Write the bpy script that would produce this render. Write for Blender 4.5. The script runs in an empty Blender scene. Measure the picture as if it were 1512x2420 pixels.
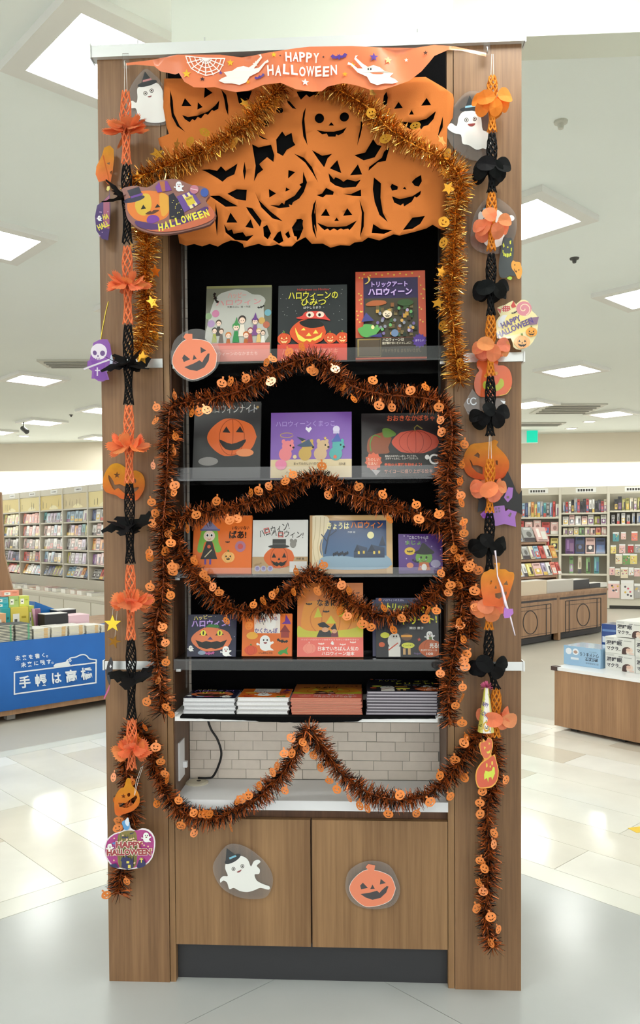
import bpy, math, random
from mathutils import Vector, Matrix
from mathutils.geometry import tessellate_polygon, delaunay_2d_cdt

scene = bpy.context.scene
coll = scene.collection
rnd = random.Random(11)
PI = math.pi

# ---------------------------------------------------------------- camera
FPX, CX, CY, EYE = 1900.0, 756.0, 1314.4, 1.33
PITCH, ROLL = 0.02659, -0.00614
cF = Vector((0, math.cos(PITCH), -math.sin(PITCH)))
cU0 = Vector((0, math.sin(PITCH), math.cos(PITCH)))
cR0 = Vector((1, 0, 0))
cR = cR0 * math.cos(ROLL) + cU0 * math.sin(ROLL)
cU = cU0 * math.cos(ROLL) - cR0 * math.sin(ROLL)
CAM = Vector((0, 0, EYE))
cd = bpy.data.cameras.new('camera')
cam = bpy.data.objects.new('camera', cd)
coll.objects.link(cam)
mw = Matrix((cR, cU, -cF)).transposed().to_4x4()
mw.translation = CAM
cam.matrix_world = mw
cd.sensor_fit = 'VERTICAL'
cd.sensor_height = 24.0
cd.lens = FPX / 2420.0 * 24.0
cd.shift_y = (CY - 1210.0) / 2420.0
cd.clip_start = 0.05
cd.clip_end = 100
scene.camera = cam

# ---------------------------------------------------------------- world, exposure
wd = bpy.data.worlds.new('store_ambient')
scene.world = wd
wd.use_nodes = True
wd.node_tree.nodes['Background'].inputs[0].default_value = (0.99, 1.0, 0.99, 1)
wd.node_tree.nodes['Background'].inputs[1].default_value = 0.95
vs = scene.view_settings
vs.view_transform = 'Standard'
vs.look = 'None'
vs.exposure = 1.03
vs.gamma = 1.0
vs.use_curve_mapping = False
scene.cycles.max_bounces = 6
scene.cycles.transparent_max_bounces = 8
scene.cycles.caustics_reflective = False
scene.cycles.caustics_refractive = False
PANEL_EMIT = 13.0          # strength of every ceiling light panel
COVE_EMIT = 1.2

# ---------------------------------------------------------------- pixel rays (used to measure the place)
def ray(px, py):
    return cF + cR * ((px - CX) / FPX) - cU * ((py - CY) / FPX)

UA = math.atan2(-0.0653, 1.2145)
UO = Vector((-0.6375, 2.370, 0))
UX = Vector((math.cos(UA), math.sin(UA), 0))
UY = Vector((-math.sin(UA), math.cos(UA), 0))

def pu(px, py, y=0.0):
    """pixel -> (x, z) on the display's vertical plane at local depth y"""
    d = ray(px, py)
    t = ((UO + UY * y) - CAM).dot(UY) / d.dot(UY)
    p = CAM + d * t - UO
    return (p.dot(UX), p.z)

def UW(x, y, z):
    return UO + UX * x + UY * y + Vector((0, 0, z))

def ground(px, py, z=0.0):
    d = ray(px, py)
    return CAM + d * ((z - EYE) / d.z)

def vplane(px, py, p0, ang):
    """pixel -> (s, z) on a vertical plane through p0 with horizontal direction ang"""
    e = Vector((math.cos(ang), math.sin(ang), 0)); n = Vector((-e.y, e.x, 0))
    d = ray(px, py)
    t = (p0 - CAM).dot(n) / d.dot(n)
    p = CAM + d * t
    return ((p - p0).dot(e), p.z)

# ---------------------------------------------------------------- colour and materials
import functools
@functools.lru_cache(maxsize=None)
def lin(c):
    if isinstance(c, str):
        c = c.lstrip('#'); c = tuple(int(c[i:i+2], 16) for i in (0, 2, 4))
    return tuple(((v/255)/12.92 if v/255 <= .04045 else ((v/255+.055)/1.055)**2.4) for v in c[:3])

MATS = {}
def nodes_of(name):
    m = bpy.data.materials.new(name); m.use_nodes = True
    nt = m.node_tree
    return m, nt, nt.nodes['Principled BSDF']

def mat(name, col=None, rough=.5, metal=0., spec=.5, coat=0., emit=0., bump=0., bscale=200., vary=0., vscale=6., two=0.):
    """col None: colour comes from the mesh's own colour attribute"""
    if name in MATS: return MATS[name]
    m, nt, b = nodes_of(name)
    b.inputs['Roughness'].default_value = rough
    b.inputs['Metallic'].default_value = metal
    b.inputs['Specular IOR Level'].default_value = spec
    b.inputs['Coat Weight'].default_value = coat
    b.inputs['Coat Roughness'].default_value = .06
    if col is None:
        a = nt.nodes.new('ShaderNodeAttribute'); a.attribute_name = 'Col'
        src = a.outputs['Color']
    else:
        r = nt.nodes.new('ShaderNodeRGB'); r.outputs[0].default_value = (*lin(col), 1); src = r.outputs[0]
    if vary:
        n = nt.nodes.new('ShaderNodeTexNoise'); n.inputs['Scale'].default_value = vscale
        n.inputs['Detail'].default_value = 4
        tc = nt.nodes.new('ShaderNodeTexCoord'); nt.links.new(tc.outputs['Object'], n.inputs['Vector'])
        mr = nt.nodes.new('ShaderNodeMapRange'); mr.inputs[1].default_value = .3; mr.inputs[2].default_value = .7
        mr.inputs[3].default_value = 1 - vary; mr.inputs[4].default_value = 1 + vary
        nt.links.new(n.outputs['Fac'], mr.inputs[0])
        mx = nt.nodes.new('ShaderNodeVectorMath'); mx.operation = 'SCALE'
        nt.links.new(src, mx.inputs[0]); nt.links.new(mr.outputs[0], mx.inputs['Scale'])
        src = mx.outputs[0]
    nt.links.new(src, b.inputs['Base Color'])
    if bump:
        n = nt.nodes.new('ShaderNodeTexNoise'); n.inputs['Scale'].default_value = bscale
        bp = nt.nodes.new('ShaderNodeBump'); bp.inputs['Strength'].default_value = bump; bp.inputs['Distance'].default_value = .002
        tc = nt.nodes.new('ShaderNodeTexCoord'); nt.links.new(tc.outputs['Object'], n.inputs['Vector'])
        nt.links.new(n.outputs['Fac'], bp.inputs['Height']); nt.links.new(bp.outputs[0], b.inputs['Normal'])
    if emit:
        nt.links.new(src, b.inputs['Emission Color']); b.inputs['Emission Strength'].default_value = emit
    if two:
        tr = nt.nodes.new('ShaderNodeBsdfTranslucent'); nt.links.new(src, tr.inputs[0])
        mxs = nt.nodes.new('ShaderNodeMixShader'); mxs.inputs[0].default_value = two
        out = nt.nodes['Material Output']
        nt.links.new(b.outputs[0], mxs.inputs[1]); nt.links.new(tr.outputs[0], mxs.inputs[2]); nt.links.new(mxs.outputs[0], out.inputs[0])
    MATS[name] = m
    return m

def wood(name, c1, c2, rough=.42, gs=1.0):
    m, nt, b = nodes_of(name)
    tc = nt.nodes.new('ShaderNodeTexCoord'); mp = nt.nodes.new('ShaderNodeMapping')
    mp.inputs['Scale'].default_value = (38*gs, 38*gs, 1.1*gs)
    nt.links.new(tc.outputs['Object'], mp.inputs['Vector'])
    n = nt.nodes.new('ShaderNodeTexNoise'); n.inputs['Scale'].default_value = 3.0; n.inputs['Detail'].default_value = 7; n.inputs['Roughness'].default_value = .62
    nt.links.new(mp.outputs[0], n.inputs['Vector'])
    mp2 = nt.nodes.new('ShaderNodeMapping'); mp2.inputs['Scale'].default_value = (9*gs, 9*gs, .35*gs)
    nt.links.new(tc.outputs['Object'], mp2.inputs['Vector'])
    n2 = nt.nodes.new('ShaderNodeTexNoise'); n2.inputs['Scale'].default_value = 2.0; n2.inputs['Detail'].default_value = 3
    nt.links.new(mp2.outputs[0], n2.inputs['Vector'])
    ad = nt.nodes.new('ShaderNodeMath'); ad.operation = 'ADD'
    nt.links.new(n.outputs['Fac'], ad.inputs[0]); nt.links.new(n2.outputs['Fac'], ad.inputs[1])
    cr = nt.nodes.new('ShaderNodeValToRGB')
    cr.color_ramp.elements[0].position = .78; cr.color_ramp.elements[0].color = (*lin(c1), 1)
    cr.color_ramp.elements[1].position = 1.22; cr.color_ramp.elements[1].color = (*lin(c2), 1)
    hv = nt.nodes.new('ShaderNodeMath'); hv.operation = 'MULTIPLY'; hv.inputs[1].default_value = 1.0
    nt.links.new(ad.outputs[0], hv.inputs[0])
    mr = nt.nodes.new('ShaderNodeMapRange'); mr.inputs[1].default_value = .72; mr.inputs[2].default_value = 1.28
    nt.links.new(hv.outputs[0], mr.inputs[0])
    cr.color_ramp.elements[0].position = 0.; cr.color_ramp.elements[1].position = 1.
    nt.links.new(mr.outputs[0], cr.inputs[0])
    nt.links.new(cr.outputs[0], b.inputs['Base Color'])
    b.inputs['Roughness'].default_value = rough
    b.inputs['Specular IOR Level'].default_value = .4
    MATS[name] = m
    return m

def clear(name, tint=(235, 238, 240), gloss=1.0, rough=.04, tintmix=0.06):
    m = bpy.data.materials.new(name); m.use_nodes = True; nt = m.node_tree
    for n in list(nt.nodes):
        if n.type == 'BSDF_PRINCIPLED': nt.nodes.remove(n)
    out = nt.nodes['Material Output']
    t = nt.nodes.new('ShaderNodeBsdfTransparent')
    g = nt.nodes.new('ShaderNodeBsdfGlossy'); g.inputs['Roughness'].default_value = rough
    d = nt.nodes.new('ShaderNodeBsdfDiffuse'); d.inputs[0].default_value = (*lin(tint), 1)
    m1 = nt.nodes.new('ShaderNodeMixShader'); m1.inputs[0].default_value = tintmix
    nt.links.new(t.outputs[0], m1.inputs[1]); nt.links.new(d.outputs[0], m1.inputs[2])
    fr = nt.nodes.new('ShaderNodeFresnel'); fr.inputs[0].default_value = 1.49
    mu = nt.nodes.new('ShaderNodeMath'); mu.operation = 'MULTIPLY'; mu.inputs[1].default_value = gloss
    nt.links.new(fr.outputs[0], mu.inputs[0])
    m2 = nt.nodes.new('ShaderNodeMixShader')
    nt.links.new(mu.outputs[0], m2.inputs[0]); nt.links.new(m1.outputs[0], m2.inputs[1]); nt.links.new(g.outputs[0], m2.inputs[2])
    nt.links.new(m2.outputs[0], out.inputs[0])
    MATS[name] = m
    return m

M_card = mat('printed_card', None, .45)
M_gloss = mat('glossy_print', None, .16, coat=.6)
M_cover = mat('book_cover', None, .22, coat=.35)
M_paper = mat('tissue_paper', None, .75, spec=.2, two=.3, vary=.08, vscale=40)
M_felt = mat('orange_felt', None, .85, spec=.2, bump=.25, bscale=900)
M_vinyl = mat('banner_vinyl', None, .3, spec=.5, coat=.2, bump=.05, bscale=60)
M_gold = mat('gold_foil', None, .22, metal=.85, spec=.6)
M_tinsel = mat('tinsel_foil', None, .3, metal=.45, spec=.6)
M_charm = mat('charm_foil', None, .3, metal=.15, spec=.6, coat=.3)
M_generic = mat('painted_surface', None, .5)
M_pages = mat('paper_pages', None, .75, vary=.05, vscale=300)
M_wood = wood('walnut_laminate', (114, 83, 57), (153, 116, 81))
M_wood2 = wood('walnut_laminate_door', (126, 93, 62), (163, 126, 87))
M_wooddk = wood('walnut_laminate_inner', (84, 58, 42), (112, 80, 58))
M_woodbg = wood('brown_furniture_laminate', (142, 106, 76), (174, 134, 98))
M_alu = mat('brushed_aluminium', (214, 216, 214), .28, metal=.75)
M_rail = mat('white_aluminium', (236, 240, 238), .35, metal=.25)
M_white = mat('white_laminate', (236, 236, 238), .3)
M_brick = mat('white_brick_tile', None, .5, vary=.03, vscale=40)
M_grout = mat('brick_grout', (176, 172, 164), .9)
M_black = mat('black_cloth', (9, 9, 10), .95, spec=.1, bump=.3, bscale=700)
M_kick = mat('dark_kick_plate', (52, 52, 55), .5)
M_acryl = clear('clear_acrylic', tintmix=.03, gloss=.75)
M_film = clear('laminating_film', (225, 220, 220), gloss=1.1, rough=.1, tintmix=.08)
M_string = mat('white_string', (235, 230, 220), .7)
M_cable = mat('black_cable', (14, 14, 15), .45)

# ---------------------------------------------------------------- mesh builder
def area2(p):
    return sum(p[i][0]*p[(i+1) % len(p)][1]-p[(i+1) % len(p)][0]*p[i][1] for i in range(len(p)))/2

class MB:
    def __init__(s): s.v = []; s.f = []; s.c = []; s.hascol = False
    def face(s, pts, col=None):
        k = len(s.v); s.v += [tuple(p) for p in pts]; s.f.append(tuple(range(k, k+len(pts))))
        if callable(col): cs = [(*lin(col(p)), 1) for p in pts]; s.hascol = True
        elif col is not None: cs = [(*lin(col), 1)]*len(pts); s.hascol = True
        else: cs = [(1, 1, 1, 1)]*len(pts)
        s.c.append(cs)
    def box(s, x0, x1, y0, y1, z0, z1, col=None, rot=None, org=(0, 0, 0)):
        P = [(x0,y0,z0),(x1,y0,z0),(x1,y1,z0),(x0,y1,z0),(x0,y0,z1),(x1,y0,z1),(x1,y1,z1),(x0,y1,z1)]
        if rot is not None:
            P = [tuple(rot @ Vector(p) + Vector(org)) for p in P]
        for q in ((0,3,2,1),(4,5,6,7),(0,1,5,4),(1,2,6,5),(2,3,7,6),(3,0,4,7)):
            s.face([P[i] for i in q], col)
        return s
    def flat(s, loop, y, col=None, holes=()):
        loops = [[Vector((p[0], p[1], 0)) for p in l] for l in (loop, *holes)]
        allp = [p for l in loops for p in l]
        for t in tessellate_polygon(loops):
            tri = [allp[i] for i in t]
            a = (tri[1].x-tri[0].x)*(tri[2].y-tri[0].y)-(tri[2].x-tri[0].x)*(tri[1].y-tri[0].y)
            if abs(a) < 1e-12: continue
            if a < 0: tri.reverse()
            s.face([(p.x, y, p.y) for p in tri], col)
        return s
    def prism(s, loop, y0, y1, col=None, side=None):
        """loop in x,z; front at y0 (towards the viewer), back at y1"""
        if area2(loop) < 0: loop = loop[::-1]
        s.flat(loop, y0, col)
        k = len(s.f); s.flat(loop, y1, side or col)
        for i in range(k, len(s.f)): s.f[i] = s.f[i][::-1]; s.c[i] = s.c[i][::-1]
        n = len(loop)
        for i in range(n):
            a, b = loop[i], loop[(i+1) % n]
            s.face([(a[0], y1, a[1]), (b[0], y1, b[1]), (b[0], y0, b[1]), (a[0], y0, a[1])], side or col)
        return s
    def tube(s, path, r, n=6, col=None, cap=True):
        path = [Vector(p) for p in path]; rings = []
        up = Vector((0, 1, 0.01))
        for i, p in enumerate(path):
            t = (path[min(i+1, len(path)-1)]-path[max(i-1, 0)])
            if t.length < 1e-9: t = Vector((0, 0, 1))
            t.normalize()
            a = t.cross(up)
            if a.length < 1e-4: a = t.cross(Vector((1, 0, 0)))
            a.normalize(); b = t.cross(a)
            rr = r(i/(len(path)-1)) if callable(r) else r
            rings.append([tuple(p+a*math.cos(2*PI*k/n)*rr+b*math.sin(2*PI*k/n)*rr) for k in range(n)])
        for i in range(len(rings)-1):
            for k in range(n):
                s.face([rings[i][k], rings[i][(k+1) % n], rings[i+1][(k+1) % n], rings[i+1][k]], col)
        if cap: s.face(rings[0][::-1], col); s.face(rings[-1], col)
        return s
    def lathe(s, prof, n=20, col=None, org=(0, 0, 0)):
        for i in range(len(prof)-1):
            (r0, z0), (r1, z1) = prof[i], prof[i+1]
            for k in range(n):
                a, b = 2*PI*k/n, 2*PI*(k+1)/n
                q = [(r0*math.cos(a), r0*math.sin(a), z0), (r0*math.cos(b), r0*math.sin(b), z0), (r1*math.cos(b), r1*math.sin(b), z1), (r1*math.cos(a), r1*math.sin(a), z1)]
                q = [(x+org[0], y+org[1], z+org[2]) for x, y, z in q]
                if r0 < 1e-6: q = q[1:]
                elif r1 < 1e-6: q = q[:3]
                s.face(q, col)
        return s
    def mesh(s, name, smooth=False):
        me = bpy.data.meshes.new(name)
        # weld identical corners so that smooth shading and edges hold together
        key = {}; vv = []; ff = []; cc = []
        for f, cs in zip(s.f, s.c):
            idx = []; cl = []
            for vi, c in zip(f, cs):
                p = s.v[vi]; k = (round(p[0], 6), round(p[1], 6), round(p[2], 6))
                if k not in key: key[k] = len(vv); vv.append(p)
                if key[k] in idx: continue
                idx.append(key[k]); cl.append(c)
            if len(idx) > 2: ff.append(idx); cc.append(cl)
        me.from_pydata(vv, [], ff)
        if s.hascol:
            at = me.color_attributes.new('Col', 'FLOAT_COLOR', 'CORNER')
            flat = [x for cl in cc for c in cl for x in c]
            if len(flat) == len(at.data)*4: at.data.foreach_set('color', flat)
        if smooth: me.polygons.foreach_set('use_smooth', [True]*len(me.polygons))
        me.update()
        return me
    def build(s, name, m, parent=None, smooth=False, loc=None, rot=None):
        return ob(name, s.mesh(name, smooth), m, parent, loc, rot)

def ob(name, me, m=None, parent=None, loc=None, rot=None):
    o = bpy.data.objects.new(name, me); coll.objects.link(o)
    if m is not None and me is not None and not me.materials: me.materials.append(m)
    if parent is not None: o.parent = parent
    if loc is not None: o.location = loc
    if rot is not None: o.rotation_euler = rot
    return o

def tag(o, label=None, cat=None, group=None, kind=None):
    if label: o['label'] = label
    if cat: o['category'] = cat
    if group: o['group'] = group
    if kind: o['kind'] = kind
    return o

def thing(name, label, cat, loc=(0, 0, 0), rz=0.0, group=None, rx=0.0):
    o = bpy.data.objects.new(name, None); coll.objects.link(o)
    o.empty_display_size = .05
    o.location = loc; o.rotation_euler = (rx, 0, rz)
    return tag(o, label, cat, group)

# ---------------------------------------------------------------- 2-D shapes
def ell(cx, cy, rx, ry=None, n=20, rot=0.0, a0=0., a1=2*PI):
    ry = rx if ry is None else ry; c, s_ = math.cos(rot), math.sin(rot); full = a1-a0 > 6.28
    out = []
    for i in range(n):
        a = a0+(a1-a0)*i/(n if full else n-1)
        x, y = rx*math.cos(a), ry*math.sin(a)
        out.append((cx+x*c-y*s_, cy+x*s_+y*c))
    return out
def rect(x0, y0, x1, y1): return [(x0, y0), (x1, y0), (x1, y1), (x0, y1)]
def star(cx, cy, R, r=None, n=5, rot=0.):
    r = R*.42 if r is None else r
    return [(cx+(R if i % 2 == 0 else r)*math.sin(PI*i/n+rot), cy-(R if i % 2 == 0 else r)*math.cos(PI*i/n+rot)) for i in range(2*n)]
def sm(p, k=3):
    n = len(p); out = []
    for i in range(n):
        a, b, c, d = p[i-1], p[i], p[(i+1) % n], p[(i+2) % n]
        for j in range(k):
            t = j/k
            out.append(tuple(.5*(2*b[q]+(c[q]-a[q])*t+(2*a[q]-5*b[q]+4*c[q]-d[q])*t*t+(3*b[q]-a[q]-3*c[q]+d[q])*t**3) for q in (0, 1)))
    return out
def smo(p, k=6):
    """open Catmull-Rom, any dimension"""
    out = []; n = len(p)
    for i in range(n-1):
        a = p[max(i-1, 0)]; b = p[i]; c = p[i+1]; d = p[min(i+2, n-1)]
        for j in range(k):
            t = j/k
            out.append(tuple(.5*(2*b[q]+(c[q]-a[q])*t+(2*a[q]-5*b[q]+4*c[q]-d[q])*t*t+(3*b[q]-a[q]-3*c[q]+d[q])*t**3) for q in range(len(b))))
    out.append(tuple(p[-1])); return out
def stroke(p, w):
    """open polyline -> closed outline of width w"""
    L, R = [], []
    for i, q in enumerate(p):
        a = p[max(i-1, 0)]; b = p[min(i+1, len(p)-1)]
        dx, dy = b[0]-a[0], b[1]-a[1]; l = math.hypot(dx, dy) or 1
        nx, ny = -dy/l*w/2, dx/l*w/2
        L.append((q[0]+nx, q[1]+ny)); R.append((q[0]-nx, q[1]-ny))
    return L+R[::-1]
def xf(p, cx, cy, s=1., rot=0., sy=None):
    sy = s if sy is None else sy; c, n = math.cos(rot), math.sin(rot)
    return [(cx+x*s*c-y*sy*n, cy+x*s*n+y*sy*c) for x, y in p]
def lobed(cx, cy, rx, ry, rot=0., lobes=5, dent=.07, n=48):
    """pumpkin body, y down"""
    out = []
    for i in range(n):
        a = 2*PI*i/n
        x = math.cos(a); y = math.sin(a)
        d = 1-dent*abs(math.cos(lobes*math.acos(max(-1, min(1, x)))/2)) * (abs(y)**.5)
        out.append((x*d*rx, y*d*ry))
    return xf(out, cx, cy, 1., rot)
def bat_shape(cx, cy, w, rot=0.):
    p = [(-.5,-.08),(-.36,-.2),(-.2,-.06),(-.08,-.08),(-.06,-.2),(-.02,-.12),(.02,-.12),(.06,-.2),(.08,-.08),(.2,-.06),(.36,-.2),(.5,-.08),
         (.42,.0),(.4,.1),(.3,.04),(.2,.12),(.1,.06),(0,.2),(-.1,.06),(-.2,.12),(-.3,.04),(-.4,.1),(-.42,0)]
    return xf(p, cx, cy, w, rot)

# ---------------------------------------------------------------- text
_tc = {}
def text_tris(s, bold=0., cjk=False):
    k = (s, bold)
    if k in _tc: return _tc[k]
    cu = bpy.data.curves.new('txt', 'FONT'); cu.body = s; cu.size = 1; cu.resolution_u = 2; cu.offset = bold
    o = bpy.data.objects.new('txt', cu); coll.objects.link(o)
    dg = bpy.context.evaluated_depsgraph_get()
    me = bpy.data.meshes.new_from_object(o.evaluated_get(dg))
    V = [(v.co.x, v.co.y) for v in me.vertices]
    T = []
    me.calc_loop_triangles()
    for t in me.loop_triangles: T.append(tuple(t.vertices))
    bpy.data.objects.remove(o); bpy.data.curves.remove(cu); bpy.data.meshes.remove(me)
    if V:
        x0 = min(v[0] for v in V); x1 = max(v[0] for v in V); y0 = min(v[1] for v in V); y1 = max(v[1] for v in V)
        V = [((x-x0)/(x1-x0 or 1)-.5, (y-y0)/(y1-y0 or 1)-.5) for x, y in V]
        _tc[k] = (V, T, (x1-x0)/(y1-y0 or 1))
    else: _tc[k] = ([], [], 1)
    return _tc[k]

class Sheet:
    """flat print: shapes given in photo pixels (y down), laid on a plane"""
    def __init__(s, fmap, y=0., step=6e-5, clip=None):
        s.fm = fmap if clip is None else (lambda x, y_: (lambda q: (max(-clip[0]/2, min(clip[0]/2, q[0])), max(0, min(clip[1], q[1]))))(fmap(x, y_))); s.mb = MB(); s.y = y; s.step = step
    def P(s, p, col, holes=()):
        s.y -= s.step
        g = None
        if isinstance(col, tuple) and len(col) == 4 and isinstance(col[0], (str, tuple)):
            c0, c1, ya, yb = col          # printed gradient: c0 at pixel row ya, c1 at yb
            za = s.fm(p[0][0], ya)[1]; zb = s.fm(p[0][0], yb)[1]
            def rgb(c): return tuple(int(c.lstrip('#')[i:i+2], 16) for i in (0, 2, 4)) if isinstance(c, str) else c
            a, b = rgb(c0), rgb(c1)
            def g(q):
                t = max(0, min(1, (q[2]-za)/((zb-za) or 1)))
                return tuple(a[i]+(b[i]-a[i])*t for i in range(3))
        s.mb.flat([s.fm(*q) for q in p], s.y, g or col, [[s.fm(*q) for q in h] for h in holes])
        return s
    def E(s, cx, cy, rx, ry=None, col='#000000', rot=0., n=18): return s.P(ell(cx, cy, rx, ry, n, rot), col)
    def S(s, p, w, col): return s.P(stroke(p, w), col)
    def T(s, body, cx, cy, w, h, col, rot=0., bold=.012, outline=None, ow=.05):
        if outline: s.T(body, cx, cy, w+h*.12, h*1.12, outline, rot, bold+ow)
        V, T, asp = text_tris(body, bold)
        if w is None: w = h*asp
        if h is None: h = w/asp
        c, n = math.cos(rot), math.sin(rot); s.y -= s.step
        Q = []
        for x, y in V:
            x, y = x*w, -y*h
            Q.append(s.fm(cx+x*c-y*n, cy+x*n+y*c))
        for t in T:
            tri = [Q[i] for i in t]
            if (tri[1][0]-tri[0][0])*(tri[2][1]-tri[0][1])-(tri[2][0]-tri[0][0])*(tri[1][1]-tri[0][1]) < 0: tri.reverse()
            s.mb.face([(q[0], s.y, q[1]) for q in tri], col)
        return s
    def build(s, name, m, parent): return s.mb.build(name, m, parent)
# ================================================================ the setting
HC = 3.2
GA = math.radians(43)
EU = Vector((math.cos(GA), math.sin(GA), 0)); EN = Vector((-math.sin(GA), math.cos(GA), 0))
def gn(p): return p.dot(EN)
def gu(p): return p.dot(EU)
def floor_mat(name, col, rough, vary=.04, vs_=1.5, bump=0.):
    return mat(name, col, rough, spec=.5, vary=vary, vscale=vs_, bump=bump, bscale=14)
M_beige = floor_mat('beige_vinyl_floor', (198, 192, 180), .3)
M_grey = mat('grey_vinyl_tile', None, .19, vary=.045, vscale=2.2, bump=.03, bscale=9)
M_plank = mat('whitewashed_plank', None, .13, vary=.06, vscale=3, bump=.03, bscale=9)
M_strip = floor_mat('white_floor_strip', (224, 224, 214), .22)
M_ceil = mat('ceiling_paint', (240, 246, 242), .9, spec=.2, vary=.015, vscale=.6)
M_wall = mat('beige_wall_paint', (226, 216, 197), .85, spec=.2)
M_wwall = mat('white_wall_paint', (232, 230, 222), .8, spec=.2)
M_gwall = mat('white_gloss_paint', (236, 242, 228), .22, spec=.5)

fl = MB().box(-16, 16, -7, 19, -.05, -.008).build('floor', M_beige); tag(fl, 'pale beige glossy shop floor with grey and whitewashed areas', None, None, 'structure')
n_in = (gn(ground(0, 2169)) + gn(ground(252, 2093)))/2          # inner edge of the white strip, left arm
u_in = (gu(ground(1236, 2064)) + gu(ground(1512, 2166)))/2      # inner edge, right arm
n_out = (gn(ground(0, 1797)) + gn(ground(247, 1738)))/2
u_out = (gu(ground(1236, 1700)) + gu(ground(1310, 1716)))/2
SW = .13
fgrid = bpy.data.objects.new('floor_paving', None); coll.objects.link(fgrid)
fgrid.rotation_euler = (0, 0, GA); fgrid.parent = fl
def slab(name, u0, u1, n0, n1, m, col=None, top=0.):
    g = .0012
    return MB().box(u0+g, u1-g, n0+g, n1-g, -.0078, top, col).build(name, m, fl, rot=(0, 0, GA))
bpy.data.objects.remove(fgrid)
# white strips (L-shaped runs, mitred as two straight pieces)
slab('floor_strip', -4.5, u_in+SW, n_in, n_in+SW, M_strip); slab('floor_strip', u_in, u_in+SW, -4.5, n_in, M_strip)
slab('floor_strip', -4.5, u_out+SW, n_out, n_out+SW, M_strip); slab('floor_strip', u_out, u_out+SW, -4.5, n_out, M_strip)
TS = .95
i = 0
u = u_in
while u > -4.5:
    n = n_in
    while n > -4.5:
        k = rnd.uniform(-1.5, 1.5); c = (186+k, 189+k, 188+k)
        slab('floor_tile', max(u-TS, -4.5), u, max(n-TS, -4.5), n, M_grey, c); n -= TS
    u -= TS
pw = .27
def plank_run(u0, u1, n0, n1, L):
    u = u0; j = 0
    while u < u1-.02:
        n = n0 - (.5*L if j % 2 else .15*L)
        while n < n1-.02:
            a, b = max(n, n0), min(n+L, n1)
            if b-a > .03:
                c = rnd.choice([(238, 236, 228), (230, 225, 213), (242, 241, 236), (222, 214, 200), (236, 233, 224)])
                slab('plank', u, min(u+pw, u1), a, b, M_plank, c)
            n += L
        u += pw; j += 1
plank_run(-.8, u_out, n_in+SW, n_out, 1.15)
plank_run(u_in+SW, u_out, -1.6, n_in+SW, 1.15)
# yellow floor sticker at the right
p = ground(1505, 1960)
st = MB().box(-.05, .05, -.03, .03, .0005, .0015, (240, 200, 50)).build('floor_sticker', M_card, loc=(p.x+.02, p.y, 0), rot=(0, 0, .3)); tag(st, 'small yellow sticker on the pale floor at the right edge', 'sticker')

ce = MB().box(-16, 16, -7, 19, HC, HC+.1).build('ceiling', M_ceil); tag(ce, 'plain off-white shop ceiling with square light panels', None, None, 'structure')

# far wall with a beige upper band and a lit white cove below it
wl = ground(0, 1049, HC); wr = ground(1512, 1021, HC); wl.z = wr.z = 0
wang = math.atan2(wr.y-wl.y, wr.x-wl.x); wdir = Vector((math.cos(wang), math.sin(wang), 0))
def wp(px, py): return vplane(px, py, wl, wang)
zb0 = wp(120, 1106)[1]; zb1 = wp(1370, 1099)[1]; zb = (zb0+zb1)/2
wallb = MB().box(-10, 22, .35, .5, 0, HC).build('wall_back', M_wwall, loc=wl, rot=(0, 0, wang)); tag(wallb, 'white far wall behind the bookcases', None, None, 'structure')
sof = MB().box(-10, 22, 0, .34, zb, HC).build('trim_1', M_wall, loc=wl, rot=(0, 0, wang)); tag(sof, 'beige bulkhead band under the ceiling along the far wall', None, None, 'structure')
M_cove = mat('cove_light_panel', (255, 252, 240), .6, emit=COVE_EMIT)
cv = MB().box(-10, 22, .30, .349, zb-.95, zb).build('cove_light', M_cove, loc=wl, rot=(0, 0, wang)); tag(cv, 'long glowing white light band above the far bookcases', 'light')

TOP = 2.713
# pillar and beam over the display
x0 = pu(405, 60, .12)[0]; x1 = pu(1070, 60, .12)[0]
pl = MB().box(x0, x1, .12, .62, TOP+.034, HC).build('wall_pillar', M_gwall, loc=UO, rot=(0, 0, UA)); tag(pl, 'square white pillar rising behind the display to the ceiling', None, None, 'structure')
zbm = pu(1400, 80, .27)[1]
bm_ = MB().box(x1, x1+2.4, .27, .40, zbm, HC).build('trim_2', M_gwall, loc=UO, rot=(0, 0, UA)); tag(bm_, 'white glossy ceiling beam right of the pillar', None, None, 'structure')

# ---------------------------------------------------------------- ceiling lights
M_panel = mat('light_diffuser', (252, 255, 250), .6, emit=PANEL_EMIT)
M_lframe = mat('light_frame_paint', (226, 226, 220), .5)
def ring_mb(a, b, z0, z1):
    m = MB()
    for k in range(4):
        c = Matrix.Rotation(k*PI/2, 3, 'Z')
        q = [(-a, -a), (a, -a), (b, -b), (-b, -b)]
        for zz, rev in ((z0, 1), (z1, 0)):
            pts = [tuple(c @ Vector((x, y, zz))) for x, y in q]
            m.face(pts[::-1] if rev else pts)
        m.face([tuple(c @ Vector(t)) for t in ((-a, -a, z0), (a, -a, z0), (a, -a, z1), (-a, -a, z1))])
        m.face([tuple(c @ Vector(t)) for t in ((-b, -b, z1), (b, -b, z1), (b, -b, z0), (-b, -b, z0))])
    return m
frame_me = ring_mb(.31, .235, -.035, .0).mesh('frame'); frame_me.materials.append(M_lframe)
diff_me = MB().box(-.24, .24, -.24, .24, -.012, -.004).mesh('diffuser'); diff_me.materials.append(M_panel)
def ceil_light(x, y, label):
    t = thing('ceiling_light', label, 'light', (x, y, HC), GA, 'square ceiling lights')
    ob('frame', frame_me, None, t); ob('diffuser', diff_me, None, t)
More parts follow.
